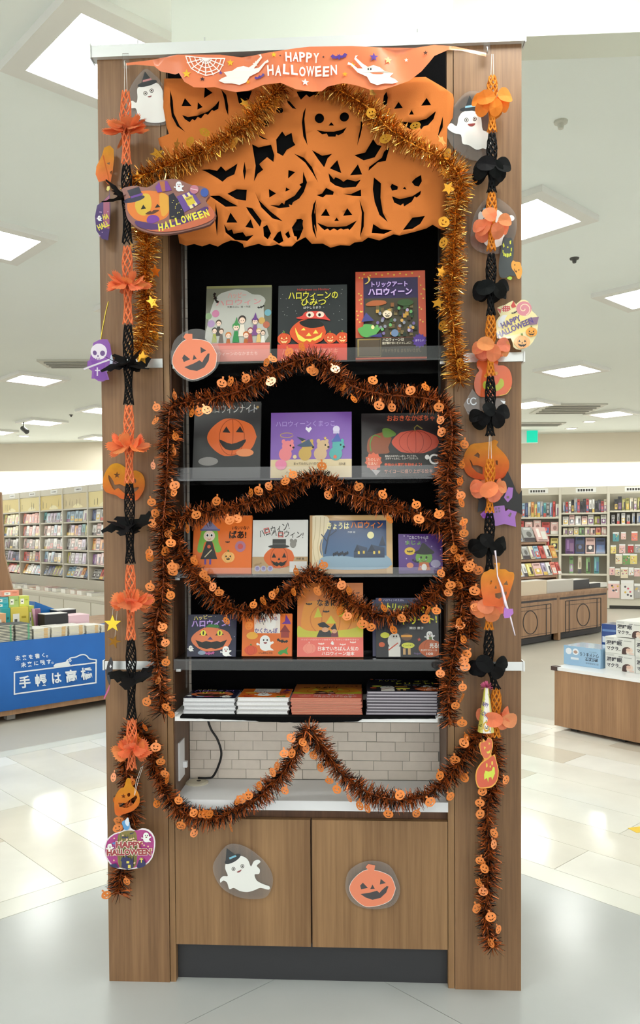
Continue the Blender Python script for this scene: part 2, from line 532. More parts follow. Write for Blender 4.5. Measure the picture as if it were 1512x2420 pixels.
cl = [((258, 140), 'large square ceiling light at upper left beside the display'),
      ((-28, 560), 'square ceiling light cut off by the left edge'), ((80, 893), 'square ceiling light far left below the grey vent'),
      ((99, 995), 'square ceiling light beside the black spotlight'), ((246, 967), 'square ceiling light tucked behind the left pillar, upper one'),
      ((238, 1033), 'distant ceiling light tucked behind the left pillar, lowest one'), ((-12, 1018), 'distant ceiling light at the left picture edge'),
      ((1238, 512), 'square ceiling light peeking out right of the display at cat height'), ((1350, 871), 'wide square ceiling light right of the metal band'),
      ((1252, 952), 'square ceiling light half hidden by the right pillar edge'), ((1444, 975), 'square ceiling light far right near the two downlights'),
      ((1530, 692), 'square ceiling light cut off by the right edge')]
for (px, py), lb in cl:
    q = ground(px, py, HC); ceil_light(q.x, q.y, lb)
# unseen panels added for room light, behind the viewpoint and hidden by the display
for k, (x, y) in enumerate([(-1.2, .9), (.7, 1.85), (-.1, -1.1), (2.6, -.6), (-3.2, 2.1), (3.4, 2.6), (-2.6, -1.6), (1.0, -3.2), (-1.4, 6.6), (4.6, 5.2), (-5.0, 5.2), (.6, 8.6), (5.6, 9.2), (-6.2, 8.4), (1.6, 12.2), (-1.6, 12.5), (6, 13)]):
    ceil_light(x, y, 'extra square ceiling light added for room light, not seen in this view')
# two round downlights, ventilation grilles, smoke heads, spotlight, exit sign
for px, py, lb in ((1392, 996, 'round downlight, the right one of the pair at far right'), (1350, 1012, 'round downlight, the left one of the pair at far right'), (56, 1030, 'round downlight on the ceiling at far left')):
    q = ground(px, py, HC)
    t = thing('downlight', lb, 'light', (q.x, q.y, HC), 0, 'round downlights')
    MB().lathe([(.075, -.004), (.11, -.012), (.12, 0)], 20).build('trim_ring', M_lframe, t)
    MB().lathe([(0, -.006), (.08, -.006)][::-1], 20).build('lamp_lens', M_panel, t)
def grille(px, py, w, d, lb, lines=5, ang=GA):
    q = ground(px, py, HC)
    t = thing('ceiling_vent', lb, 'vent', (q.x, q.y, HC), ang)
    MB().box(-w/2, w/2, -d/2, d/2, -.02, 0, (196, 196, 184)).build('vent_frame', M_generic, t)
    for k in range(lines):
        yy = -d/2+d*(k+.7)/(lines+.4)
        MB().box(-w*.42, w*.42, yy-.012, yy+.012, -.034, -.0195, (150, 150, 140)).build('slat', M_generic, t)
grille(182, 857, .75, .35, 'grey rectangular ceiling vent near the hanging reaper card', 4, 0)
grille(1340, 965, .9, .9, 'square air-conditioner grille among the far right lights', 5, 0)
grille(1275, 1001, .8, .35, 'narrow ceiling vent below the air-conditioner grille', 3, 0)
for px, py, lb in ((1357, 610, 'small dark smoke detector on the right part of ceiling'), (1325, 287, 'tiny pale sprinkler plate high on the right ceiling'), (168, 980, 'tiny dark ceiling sprinkler at left')):
    q = ground(px, py, HC)
    MB_ = MB().lathe([(.0, -.035), (.012, -.033), (.016, -.012), (.03, -.008), (.032, 0)], 14, (70, 70, 66) if py != 287 else (200, 200, 188))
    tag(MB_.build('ceiling_sensor', M_generic, loc=(q.x, q.y, HC)), lb, 'sensor')
q = ground(56, 992, HC)
t = thing('spotlight', 'small dark spotlight on a stem under the left ceiling', 'light', (q.x, q.y, HC))
MB().tube([(0, 0, 0), (0, 0, -.12)], .012, 8, (90, 90, 86)).build('stem', M_generic, t)
MB().tube([(-.03, .03, -.13), (.07, -.06, -.2)], .04, 12, (60, 60, 58)).build('lamp_head', M_generic, t)
s_, z_ = wp(1232, 1036)
t = thing('exit_sign', 'green and white lit exit sign beside the right pillar', 'sign', wl+wdir*s_+Vector((0, 0, z_)), wang)
MB().box(-.22, .22, -.5, -.42, -.14, .14, (235, 245, 240)).build('sign_box', M_generic, t)
MB().box(-.22, .02, -.505, -.5, -.14, .14, (225, 240, 232)).build('sign_face', M_generic, t)
MB().box(.02, .215, -.507, -.5, -.135, .135, (0, 170, 140)).build('green_panel', mat('exit_green', None, .4, emit=.6), t)

# ================================================================ the display cabinet
cab = thing('display_cabinet', 'tall walnut display cabinet with shelf niche and two doors', 'cabinet', UO, UA)
W = (Vector((.577, 2.3046, 0))-UO).length
DEP = .205                       # depth of the niche
xl1 = pu(401, 2300)[0]; xl2 = pu(415, 2300)[0]; xr1 = pu(1059, 2000)[0]; xr2 = pu(1075, 2000)[0]
def cb(name, m, *a, col=None, parent=None):
    return MB().box(*a, col).build(name, m, parent or cab)
cb('side_pillar', M_wood, 0, xl1, 0, .6, 0, TOP); cb('side_pillar', M_wood, xr2, W, 0, .6, 0, TOP)
cb('pillar_edge', M_wood2, xl1+.0015, xl2, .004, .6, 0, TOP); cb('pillar_edge', M_wood2, xr1, xr2-.0015, .004, .6, 0, TOP)
zcount = pu(740, 1893, -.004)[1]; zcb = pu(740, 1916, -.004)[1]
zdt = pu(740, 1938, .006)[1]; zdb = pu(740, 2238, .006)[1]
# niche lining (thin brown panels), back panel and its bricks
cb('niche_side', M_wooddk, xl2+.0005, xl2+.004, .010, DEP, zcount, TOP)
cb('niche_side', M_wooddk, xr1-.004, xr1-.0005, .010, DEP, zcount, TOP)
cb('niche_top', M_wooddk, xl2+.0045, xr1-.0045, .01, DEP, TOP-.02, TOP)
back = cb('back_panel', M_grout, xl2, xr1, DEP, .6, zdb, TOP)
bh, bw = .0305, .0905
zt_nook = pu(700, 1700, DEP)[1]+.02
row = 0; z = zcount+.001
offs = [0, .5, .25, .75, .4, .9, .15, .6]
while z < TOP-.03:
    full = z < zt_nook
    x = xl2+.005-bw*offs[row % 8]
    lim = xr1-.005 if full else xl2+.055
    while x < lim:
        a, b = max(x, xl2+.005), min(x+bw, lim)
        if b-a > .006:
            k = rnd.uniform(-7, 4); pr = rnd.choice([.003, .003, .0045, .006])
            MB().box(a+.0008, b-.0008, DEP-pr, DEP-.0002, z+.0008, min(z+bh, TOP-.02)-.0008, (238+k, 226+k, 212+k)).build('brick', M_brick, back)
        x += bw
    z += bh; row += 1
cb('countertop', M_white, xl2+.0005, xr1-.0005, -.004, DEP-.007, zcb, zcount)
cb('door_rail', M_wooddk, xl2+.0005, xr1-.0005, .03, DEP-.007, zdt-.02, zcb)
xm0 = pu(733.5, 2080, .006)[0]; xm1 = pu(737.5, 2080, .006)[0]
cb('door', M_wood2, xl2+.0015, xm0, .006, .026, zdb, zdt); cb('door', M_wood2, xm1, xr1-.0015, .006, .026, zdb, zdt)
cb('carcass', M_wooddk, xl2+.0005, xr1-.0005, .0305, DEP-.007, zdb, zdt-.0205)
cb('kick_plate', M_kick, xl2+.0005, xr1-.0005, .03, .05, 0.0, zdb-.0005)
# aluminium rail along the top, joint bands on the pillars
zr0 = pu(700, 133, -.012)[1]; zr1 = pu(700, 108, -.012)[1]
rl = cb('top_rail', M_rail, -.012, W+.006, -.014, .02, TOP-.002, TOP+.032)
cb('rail_end_cap', M_alu, -.016, -.0125, -.017, .022, TOP-.006, TOP+.036, parent=rl); cb('rail_end_cap', M_alu, W+.0065, W+.010, -.017, .022, TOP-.006, TOP+.036, parent=rl)
for k in (.1, .26, .76, .93):
    MB().tube([(W*k, -.006, TOP+.03), (W*k, -.006, TOP+.046)], .002, 6).build('rail_screw', M_alu, rl)
za = pu(1150, 845)[1]; zb_ = pu(1150, 1574)[1]
for zz, hh in ((za, .013), (zb_, .0125)):
    cb('metal_band', M_alu, .0, xl1, -.0035, -.0003, zz-hh, zz+hh); cb('metal_band', M_alu, xr2, W+.004, -.0035, -.0003, zz-hh, zz+hh)
    for xx in (-.006, W+.0045):
        cb('band_clip', M_alu, xx, xx+.005, -.006, .03, zz-hh*1.15, zz+hh*1.15)
# clear acrylic shelves with upright lips and side brackets
SH = []
for pyb, pyt in ((856, 823), (1134, 1102), (1364, 1341), (1584, 1558)):
    zb2 = pu(735, pyb, -.004)[1]; zt2 = pu(735, pyt, -.004)[1]
    zs = zt2-.006 if pyb == 1584 else zb2
    s_ = cb('acrylic_shelf', M_acryl, xl2+.006, xr1-.006, -.004, DEP-.016, zs, zs+.005)
    cb('shelf_lip', M_acryl, xl2+.006, xr1-.006, -.007, -.0042, zb2, zt2, parent=s_)
    for xx in (xl2+.004, xr1-.024):
        cb('bracket', M_alu, xx+.004, xx+.018, .012, .03, zb2-.008, zb2-.0005, parent=s_)
    SH.append(zs+.005)
for xx in (xl2+.0045, xr1-.0075):
    cb('shelf_rail', M_acryl, xx, xx+.003, DEP-.05, DEP-.032, zcount+.3, TOP-.05)
# black cloth hung over the back wall
zt_ = TOP-.022; zl_ = pu(700, 1640, DEP-.012)[1]
cloth = MB()
N = 40; xa = pu(446, 1000, DEP-.012)[0]; xb = xr1-.008
for i in range(N):
    for (za_, zb3) in ((zl_, zt_),):
        u0, u1 = xa+(xb-xa)*i/N, xa+(xb-xa)*(i+1)/N
        f_ = lambda u: DEP-.010+.0022*math.sin(u*60)+.0012*math.sin(u*23+1)
        cloth.face([(u0, f_(u0), za_), (u1, f_(u1), za_), (u1, f_(u1), zb3), (u0, f_(u0), zb3)])
tag(cloth.build('black_backdrop', M_black, loc=UO, rot=(0, 0, UA), smooth=True), 'plain black cloth hung behind the picture books', 'cloth')
va = MB(); vx0, vz1 = pu(399, 142, -.004); vx1 = pu(1053, 142, -.004)[0]; vz0 = pu(720, 545, -.004)[1]
for i in range(30):
    a, b = vx0+(vx1-vx0)*i/30, vx0+(vx1-vx0)*(i+1)/30; f2 = lambda u: -.0035+.0015*math.sin(u*40)
    va.face([(a, f2(a), vz0), (b, f2(b), vz0), (b, f2(b), vz1), (a, f2(a), vz1)])
tag(va.build('black_valance', M_black, loc=UO, rot=(0, 0, UA), smooth=True), 'black cloth strip across the niche top, behind the pumpkin curtain', 'cloth')
# white tray under the lowest books, with a black felt sheet torn along its front
ty = -.055
ztr = pu(730, 1695, ty)[1]
tx0 = pu(413, 1695, ty)[0]; tx1 = pu(1034, 1700, ty)[0]
tr = MB().prism([(tx0, ztr-.013), (tx1, ztr-.013), (tx1, ztr), (tx0, ztr)], ty, -.001, (238, 238, 238))
tr.box(xl2+.006, xr1-.006, -.0005, DEP-.016, ztr-.013, ztr, (238, 238, 238))
tr.build('tray', M_generic, cab)
felt = MB()
N = 60; fx0, fx1 = tx0+.016, tx1-.006
prev = None
for i in range(N+1):
    u = i/N; x = fx0+(fx1-fx0)*u
    drop = .004+.010*max(0, math.sin(u*PI*1.05))**1.5*(1 if u > .3 else .75)+rnd.uniform(0, .0015)
    if u > .7: drop *= .35
    cur = [(max(x, xl2+.012), DEP-.02, ztr+.0015), (x, ty-.002, ztr+.0015), (x, ty-.0035, ztr-drop)]
    if prev:
        felt.face([prev[1], cur[1], cur[0], prev[0]]); felt.face([prev[2], cur[2], cur[1], prev[1]])
    prev = cur
tag(felt.build('black_felt', M_black, loc=UO, rot=(0, 0, UA)), 'black felt sheet with torn front edge lying on the white tray', 'cloth')
# socket plate on the niche side, cable and its grommet on the counter
sx = xl2+.004
sp = cb('socket_plate', M_white, sx, sx+.004, .045, .115, pu(430, 1838, .08)[1], pu(430, 1750, .08)[1])
cb('plug', M_white, sx+.0042, sx+.016, .09, .104, pu(432, 1812, .1)[1], pu(432, 1798, .1)[1], parent=sp)
gx, _ = pu(466, 1853, .16)
g_ = thing('cable_cover', 'round beige cable cover lying on the white counter', 'cover', UW(gx, .155, zcount), UA)
MB().lathe([(.036, 0), (.036, .003), (.030, .006), (0, .007)], 28, (222, 214, 192)).build('disc', M_generic, g_)
MB().lathe([(.007, .0071), (.007, .0078), (0, .0078)], 12, (60, 55, 50), (.006, 0, 0)).build('hole', M_generic, g_)
cp = [(488, 1690), (498, 1722), (514, 1748), (523, 1780), (516, 1810), (503, 1835), (490, 1852), (468, 1860)]
cw = [UW(*(lambda q: (q[0], .17, q[1]))(pu(a, b, .17))) for a, b in cp]
cw = [Vector((p.x, p.y, max(p.z, zcount+.011))) for p in cw]
tag(MB().tube(smo([tuple(p) for p in cw], 6), .0035, 8).build('power_cable', M_cable, smooth=True), 'black power cable curving down in front of the white bricks', 'cable')
# ================================================================ picture books
def zoomed(base, ox, oy, sc): return lambda x, y: base(ox+x/sc, oy+y/sc)
def book_parts(t, w, h, th, cov, page=(240, 238, 232)):
    c = MB(); b = .0016
    c.box(0-w/2, w/2, 0, b, 0, h, cov); c.box(-w/2, w/2, th-b, th, 0, h, cov); c.box(-w/2, -w/2+b, b, th-b, 0, h, cov)
    o1 = c.build('cover', M_cover, t)
    o2 = MB().box(-w/2+b, w/2-.003, b+.0001, th-b-.0001, .003, h-.003, page).build('pages', M_pages, t)
    return o1, o2
def px_map(box, w, h):
    x0, y0, x1, y1 = box; xc = (x0+x1)/2
    return lambda px, py: ((px-xc)*w/(x1-x0), (y1-py)*h/(y1-y0))
BK = {}
def book(key, box, row, cov, label, draw, zoom, th=.011, tilt=12., y=.026, dz=0.):
    x0, y0, x1, y1 = box; tl = math.radians(tilt); ym = y+.03
    a = pu(x0, (y0+y1)/2, ym)[0]; b = pu(x1, (y0+y1)/2, ym)[0]
    zb = SH[row]+.001+th*math.sin(tl); zt = pu((x0+x1)/2, y0, y+.055)[1]
    w = b-a; h = (zt-zb)/math.cos(tl)
    t = thing('picture_book', label, 'book', UW((a+b)/2, y, zb), UA, 'picture books shown face out on the acrylic shelves', -tl)
    book_parts(t, w, h, th, cov)
    S = Sheet(zoomed(px_map(box, w, h), *zoom), -.0002, clip=(w, h))
    draw(S); S.build('cover_print', M_cover, t)
    BK[key] = (w, h, th, cov, draw, zoom, box)
    return t

K = '#151312'
def face(S, cx, cy, r, col, eye=K, tri=True, grin=True):
    e = r*.3
    if tri:
        for sx in (-1, 1): S.P([(cx+sx*r*.42, cy-r*.38), (cx+sx*r*.42+e*.6, cy), (cx+sx*r*.42-e*.6, cy)], eye)
    else:
        for sx in (-1, 1): S.E(cx+sx*r*.4, cy-r*.15, r*.14, r*.18, eye)
    S.P([(cx, cy-r*.02), (cx+r*.12, cy+r*.2), (cx-r*.12, cy+r*.2)], eye)
    if grin:
        S.P([(cx-r*.65, cy+r*.22), (cx-r*.3, cy+r*.4), (cx-r*.2, cy+r*.33), (cx-r*.05, cy+r*.44), (cx+r*.12, cy+r*.34), (cx+r*.3, cy+r*.4), (cx+r*.65, cy+r*.22),
             (cx+r*.45, cy+r*.58), (cx+r*.2, cy+r*.72), (cx, cy+r*.6), (cx-r*.15, cy+r*.72), (cx-r*.45, cy+r*.56)], eye)
    else: S.P(ell(cx, cy+r*.25, r*.4, r*.25, 10, 0, 0, PI), eye)
def jack(S, cx, cy, r, body='#e8742a', rib='#c85a18', eye=K, ry=None, stem='#5c7a2e', **kw):
    ry = ry or r*.86
    S.P([(cx-r*.1, cy-ry*.9), (cx-r*.16, cy-ry*1.25), (cx+r*.08, cy-ry*1.28), (cx+r*.12, cy-ry*.9)], stem)
    S.P(lobed(cx, cy, r, ry), body)
    for k in (-.55, .55): S.P(stroke(ell(cx, cy, r*abs(k), ry*.94, 12, 0, PI/2 if k < 0 else -PI/2, 3*PI/2 if k < 0 else PI/2), r*.04), rib)
    face(S, cx, cy, r*.8, body, eye, **kw)
def kid(S, x, y, s, dress, hair, hat=None):
    S.P([(x-s*.5, y+s*2.2), (x-s*.25, y+s*.6), (x+s*.25, y+s*.6), (x+s*.5, y+s*2.2)], dress)
    S.E(x, y-s*.08, s*.52, s*.54, hair); S.E(x, y+s*.08, s*.4, s*.42, '#f2d2bc')
    S.E(x-s*.15, y+s*.1, s*.05, s*.07, K); S.E(x+s*.15, y+s*.1, s*.05, s*.07, K)
    if hat: S.P([(x-s*.6, y-s*.25), (x-s*.28, y-s*.4), (x+s*.05, y-s*1.4), (x+s*.3, y-s*.4), (x+s*.6, y-s*.25), (x, y-s*.12)], hat)
def ghostie(S, cx, cy, s, col='#f4f4f0', eye=K, rot=0.):
    p = [(-.42, .1), (-.4, -.35), (-.2, -.62), (.08, -.66), (.32, -.48), (.42, -.1), (.62, -.14), (.68, .02), (.46, .16), (.44, .42), (.7, .66), (.3, .66), (.05, .72), (-.2, .64), (-.38, .46), (-.44, .22), (-.64, .22), (-.68, .06), (-.58, .0)]
    S.P(sm(xf(p, cx, cy, s, rot)), col)
    S.P(xf(ell(-.12, -.25, .06, .09, 10), cx, cy, s, rot), eye); S.P(xf(ell(.16, -.25, .06, .09, 10), cx, cy, s, rot), eye)
    S.P(xf(ell(.02, -.06, .15, .14, 10, 0, 0, PI), cx, cy, s, rot), '#8e2b2b')

ZA = (460, 600, 2.52); ZB = (400, 920, 2.2235); ZC = (400, 1340, 2.2235)
def d11(S):
    S.P(rect(65, 192, 458, 640), '#6f7060'); S.P(rect(65, 192, 458, 206), '#8b8a5e')
    S.P(sm([(105, 300), (140, 245), (190, 225), (240, 215), (300, 222), (340, 245), (390, 252), (420, 280), (410, 320), (415, 400), (420, 530), (90, 530), (80, 420)]), '#b9b9b0')
    S.T('ハッピー', 250, 250, 110, 34, '#e2938c', 0); S.T('ハロウィン', 260, 292, 270, 36, '#d88f90', -.03)
    S.T('文庫えほん  絵・作家', 262, 320, 140, 12, '#4a4640')
    S.P(bat_shape(120, 265, 70, 1.2), '#26231f'); S.P(bat_shape(395, 324, 46, -.3), '#2a2724')
    for x, y, r, c in ((125, 358, 22, '#c77a9d'), (82, 372, 20, '#7f9a6e'), (100, 418, 22, '#a98bb5'), (436, 358, 20, '#6fa7b5'), (400, 405, 20, '#c9a25a'), (428, 430, 20, '#b5674e')): S.E(x, y, r, r, c)
    for x, y, s, dr, ha, hat in ((145, 415, 34, '#3a3633', '#4b3a2c', None), (122, 460, 32, '#a2a845', '#35302b', None), (162, 465, 30, '#6c6258', '#5d4430', None), (205, 490, 34, '#b0622e', '#c9772f', None),
                              (250, 440, 42, '#2f8a4a', '#3c9a52', '#3f8f4d'), (285, 400, 44, '#e6dccb', '#3e3430', None), (310, 490, 36, '#b5612d', '#b5612d', None), (335, 465, 32, '#a84b47', '#8e3f4f', None), (362, 410, 38, '#7b4d86', '#4b3440', '#6a3f86'), (385, 470, 30, '#d8b774', '#d8b774', None), (410, 480, 28, '#e3e0d6', '#ddd', None)):
        kid(S, x, y, s, dr, '#5a4a3c' if ha == '#ddd' else ha, hat)
    S.P(rect(60, 538, 452, 645), '#e59084'); S.P(rect(62, 538, 452, 552), '#d86f63'); S.T('ハロウィーンのなかまたち', 240, 600, 280, 22, '#f5c6bd')
book('1a', (486, 676, 641, 858), 0, '#77785f', 'grey picture book with a crowd of costumed children on the top shelf', d11, ZA)
def d12(S):
    S.P(rect(495, 190, 908, 635), '#2c3032')
    for k in range(40): S.E(rnd.uniform(505, 900), rnd.uniform(200, 470), 2.2, 2.2, '#9fa5a0', n=6)
    S.T('Halloween no Himitsu', 705, 217, 190, 14, '#b5413a')
    S.T('ハロウィーンの', 705, 252, 296, 48, '#e8e04a', 0, .02); S.T('ひみつ', 708, 293, 150, 40, '#e8e04a', 0, .02)
    S.T('はやしらまり', 700, 324, 104, 14, '#d8d6cc')
    S.P(sm([(605, 383), (640, 372), (660, 350), (720, 345), (765, 352), (785, 378), (808, 402), (770, 395), (700, 388), (640, 392)]), '#d8453c'); S.E(688, 366, 24, 18, '#f1d9c4'); S.E(748, 366, 24, 18, '#f1d9c4')
    S.E(684, 368, 8, 9, K); S.E(744, 368, 8, 9, K)
    for x, r in ((535, 42), (808, 38), (880, 40)): jack(S, x, 505, r, '#d9562e', '#a83c1c', '#f0d08a')
    S.P(lobed(676, 470, 108, 78), '#d8552c'); S.P(sm([(625, 412), (650, 400), (690, 395), (740, 402), (770, 430), (740, 442), (690, 445), (645, 432)]), '#20201f')
    Y = '#ecd95a'; S.P([(652, 442), (662, 458), (634, 458)], Y); S.P([(722, 455), (738, 478), (706, 478)], Y); S.P([(682, 472), (698, 492), (664, 492)], Y)
    S.P([(600, 440), (620, 480), (660, 508), (700, 508), (745, 488), (762, 470), (755, 500), (720, 520), (700, 516), (690, 528), (670, 516), (650, 526), (620, 512), (603, 470)], Y)
    S.P(rect(493, 538, 908, 635), '#d84f3e'); S.T('ハロウィーンドキドキ', 690, 582, 330, 34, '#e98a70'); S.T('たのしいえほん!', 760, 612, 120, 14, '#f2c3a5')
book('1b', (657, 675, 820, 852), 0, '#26292b', 'black picture book with yellow title and red bat over a pumpkin, top shelf', d12, ZA)
def d13(S):
    S.P(rect(958, 95, 1378, 635), '#cf5f45'); S.P(rect(1005, 140, 1332, 500), '#3a2f55'); S.P(rect(1012, 265, 1328, 500), '#4a4436')
    for k in range(24): S.P(star(rnd.choice([rnd.uniform(965, 1000), rnd.uniform(1338, 1372)]), rnd.uniform(110, 480), 7), '#e6c85c')
    for k in range(9): S.P(star(1010+k*36, 118+(k % 2)*8, 8), '#e9c552')
    S.P(sm([(1030, 130), (1048, 150), (1030, 175), (1012, 178), (1036, 160)]), '#f1d36a')
    S.T('トリックアート', 1162, 182, 216, 34, '#d9bff0', 0, .025, '#6a3f9c'); S.T('ハロウィーン', 1165, 228, 262, 44, '#e6cdf5', 0, .025, '#6a3f9c')
    S.P(sm([(1020, 300), (1060, 280), (1130, 282), (1140, 300), (1090, 312), (1030, 312)]), '#b5653c')
    for k in range(46):
        c = rnd.choice(['#6a5a3c', '#7c6c48', '#3f5a38', '#5a4a6a', '#8a5a34', '#c99a48', '#2e3a30', '#4a3a2c'])
        x, y = rnd.uniform(1025, 1320), rnd.uniform(300, 490); S.P(rect(x-10, y-12, x+10, y+12), c)
    for k in range(22): S.E(rnd.uniform(1030, 1315), rnd.uniform(330, 490), 9, 10, rnd.choice(['#8d8f9c', '#b9a7c9', '#d7a659', '#6fae6a', '#7a6a9a']))
    S.E(1255, 300, 48, 20, '#3d5a34'); jack(S, 1147, 368, 28, '#f0ddc0', '#cfae80')
    S.P(sm([(970, 455), (1000, 440), (1010, 425), (1060, 430), (1075, 445), (1105, 450), (1085, 480), (1060, 500), (1000, 500)]), '#5fa558'); S.P([(992, 412), (1020, 355), (1068, 405)], '#4b4a86')
    S.P([(1030, 500), (1110, 480), (1115, 505)], '#3f3a78'); S.E(1190, 482, 22, 22, '#6f86a8'); S.E(1060, 445, 10, 12, '#f0e6a0')
    S.P(rect(958, 508, 1382, 625), '#3a3129'); S.P(stroke([(970, 515), (1106, 515), (1106, 618), (970, 618), (970, 515)], 3), '#a08a52')
    S.P(rect(978, 522, 1100, 612), '#57493a'); S.T('ハロウィーンは', 1180, 521, 126, 18, '#f0e6d0'); S.T('謎が解けないといっしょに!', 1200, 541, 170, 16, '#e8dcc4')
    S.P(star(1335, 530, 44, 34, 12), '#5a3d92'); S.T('あやしい', 1335, 528, 50, 14, '#cbb8e8'); S.T('ドキドキする まちがいさがし', 1230, 585, 230, 24, '#75674f')
    S.P(rect(958, 625, 1378, 637), '#c05a44')
book('1c', (840, 640, 1006, 852), 0, '#c85a42', 'orange bordered picture book with a dark crowded street scene, top shelf', d13, ZA)
def d21(S):
    S.P(rect(130, 65, 490, 460), '#3c3b3c'); S.T('ハロウィンナイト', 330, 105, 260, 44, '#c8c4c0'); S.P(lobed(330, 250, 130, 100), '#dc6a34')
    for k in (-60, 0, 60): S.P(stroke(ell(330, 250, abs(k)+6, 92, 12, 0, PI/2 if k < 0 else -PI/2, 3*PI/2 if k < 0 else PI/2), 4), '#a84a20')
    S.P([(280, 225), (300, 195), (322, 228)], '#2a2626'); S.P([(350, 225), (372, 195), (392, 228)], '#2a2626'); S.P(sm([(265, 262), (330, 285), (405, 262), (370, 310), (300, 312)]), '#2a2626')
    S.E(400, 330, 46, 20, '#e08a5a'); S.E(210, 372, 52, 22, '#8a8684')
    S.S(smo([(415, 120), (440, 110), (462, 98)], 4), 4, '#8a8d96'); S.E(462, 98, 7, 7, '#b0905a')
book('2a', (458, 951, 616, 1126), 1, '#333233', 'shiny black book with an orange pumpkin, left on the second shelf', d21, ZB, th=.014)
def d22(S):
    S.P(rect(535, 122, 960, 455), ('#7d54a8', '#8a6ab6', 130, 360)); S.P(rect(535, 362, 960, 455), '#dcc69c')
    S.T('ハロウィーンくまっこ', 715, 182, 310, 30, '#a98bd0'); S.P([(732, 205), (742, 198), (750, 208), (735, 228), (716, 210), (720, 198)], '#e8e4ee'); S.E(878, 212, 18, 18, '#d8d0e8'); S.P(rect(862, 222, 894, 234), '#c9c0dc')
    S.P(stroke(ell(618, 240, 34, 12, 16), 3), '#c9a24a')
    for x, c, h in ((612, '#e8848a', '#d8a04a'), (715, '#c8a456', '#4a4a86'), (795, '#cfae86', '#cfae86'), (875, '#4fa6a4', '#3e5a9c')):
        S.E(x, 335, 34, 34, c); S.E(x+14, 295, 32, 28, c); S.E(x-10, 272, 10, 12, c); S.E(x+34, 272, 9, 11, c); S.E(x+26, 292, 4, 5, K); S.E(x+42, 302, 6, 5, K)
    S.P([(672, 292), (700, 280), (735, 262), (752, 288), (760, 298), (700, 300)], '#46566e'); S.P([(700, 272), (670, 248), (720, 262)], '#2e3a4c')
    S.P([(852, 278), (885, 232), (905, 275)], '#4a60a8'); S.P(star(820, 258, 10), '#e6c65c'); S.E(662, 350, 10, 10, '#e8d0a0'); S.E(872, 352, 9, 9, '#d86a4a')
    S.T('まってたのしいハロウィーン', 742, 384, 170, 13, '#6a5a48'); S.T('えほん館', 908, 386, 34, 12, '#6a5a48'); S.E(590, 388, 30, 26, '#e888a8'); S.T('ハッピーハロウィーンだいすき', 730, 428, 230, 14, '#8a7a60')
book('2b', (640, 976, 831, 1124), 1, '#7d56a6', 'purple landscape picture book with four small animals, middle of second shelf', d22, ZB)
def d23(S):
    S.P(rect(1008, 128, 1432, 448), '#2a2426'); S.T('おおきなかぼちゃ', 1270, 155, 250, 30, '#d8603a', 0, .02)
    S.P(lobed(1292, 275, 124, 62, 0, 7), '#c8503a')
    for k in (-82, -40, 0, 40, 82): S.P(stroke(ell(1292, 275, abs(k)+3, 56, 12, 0, PI/2 if k < 0 else -PI/2, 3*PI/2 if k < 0 else PI/2), 3), '#8e3020')
    S.P(stroke([(1292, 220), (1288, 205), (1302, 192), (1330, 210)], 6), '#8a7a3c')
    S.P(sm([(1040, 280), (1060, 245), (1120, 225), (1150, 235), (1168, 255), (1150, 300), (1150, 330), (1050, 332)]), '#8a4a2c'); S.P(sm([(1120, 210), (1150, 205), (1190, 230), (1180, 245), (1130, 250)]), '#5a7a2c')
    S.S(smo([(1060, 320), (1055, 280), (1075, 240), (1110, 250)], 4), 5, '#4a8a34')
    S.P(rect(1008, 332, 1432, 448), '#191314'); S.P(star(1072, 370, 46, 38, 11), '#d8603c'); S.T('たのしい\nえほん!', 1072, 370, 60, 36, '#f0c0a0')
    S.T('最強のおばけがいっぱい、やってきた。', 1215, 345, 165, 11, '#d8d0c8'); S.T('カボチャたちに、しらべてきました', 1220, 357, 170, 11, '#d8d0c8'); S.T('最強の大冒険を始めよう!', 1226, 387, 195, 16, '#e8623c', 0, .02)
    S.T('サイコーに盛り上がる絵本', 1254, 420, 252, 20, '#c98a74'); S.P(stroke(ell(1390, 362, 24, 22, 14, 0, .5, 5.4), 9), '#e8e4e0'); S.E(1352, 352, 12, 12, '#e8e4e0'); S.P([(1060, 410), (1108, 416), (1085, 440)], '#b0a8a8')
book('2c', (854, 978, 1044, 1121), 1, '#241f21', 'black landscape book with a huge red pumpkin, right on the second shelf', d23, ZB)
def d31(S):
    S.P(rect(130, 665, 436, 960), '#e8722c'); S.P(sm([(165, 770), (175, 740), (215, 735), (255, 745), (262, 800), (280, 840), (250, 850), (232, 800), (190, 800), (178, 850), (152, 840)]), '#7fb84a')
    S.E(213, 768, 30, 28, '#f2d8c0'); S.E(203, 764, 8, 9, '#f8f8f8'); S.E(225, 764, 8, 9, '#f8f8f8'); S.E(203, 765, 5, 6, K); S.E(225, 765, 5, 6, K); S.S([(204, 782), (213, 786), (222, 782)], 3, '#c0392b')
    S.P([(190, 712), (215, 690), (238, 712), (268, 740), (165, 740)], '#8a86a8'); S.P(rect(165, 733, 268, 742), '#6d6a90'); S.P([(200, 795), (228, 795), (258, 885), (170, 885)], '#2c2a2a'); S.E(213, 822, 9, 9, '#d8603a'); S.S([(192, 875), (228, 838)], 5, '#d8c49a')
    for x in (196, 222): S.P(rect(x-5, 885, x+5, 912), '#6a4a9c')
    S.T('いないいない', 376, 728, 90, 18, K); S.T('ばあ!', 362, 762, 90, 40, K, 0, .03); S.E(377, 822, 28, 28, '#b0748c'); S.E(377, 822, 14, 14, '#c8504a')
    jack(S, 315, 876, 34, '#f0b468', '#d89040', tri=False, grin=False); S.P(bat_shape(310, 800, 24), K)
book('3a', (458, 1219, 596, 1351), 2, '#dd6a2a', 'orange picture book with a green-haired witch girl on the third shelf', d31, ZB, th=.016)
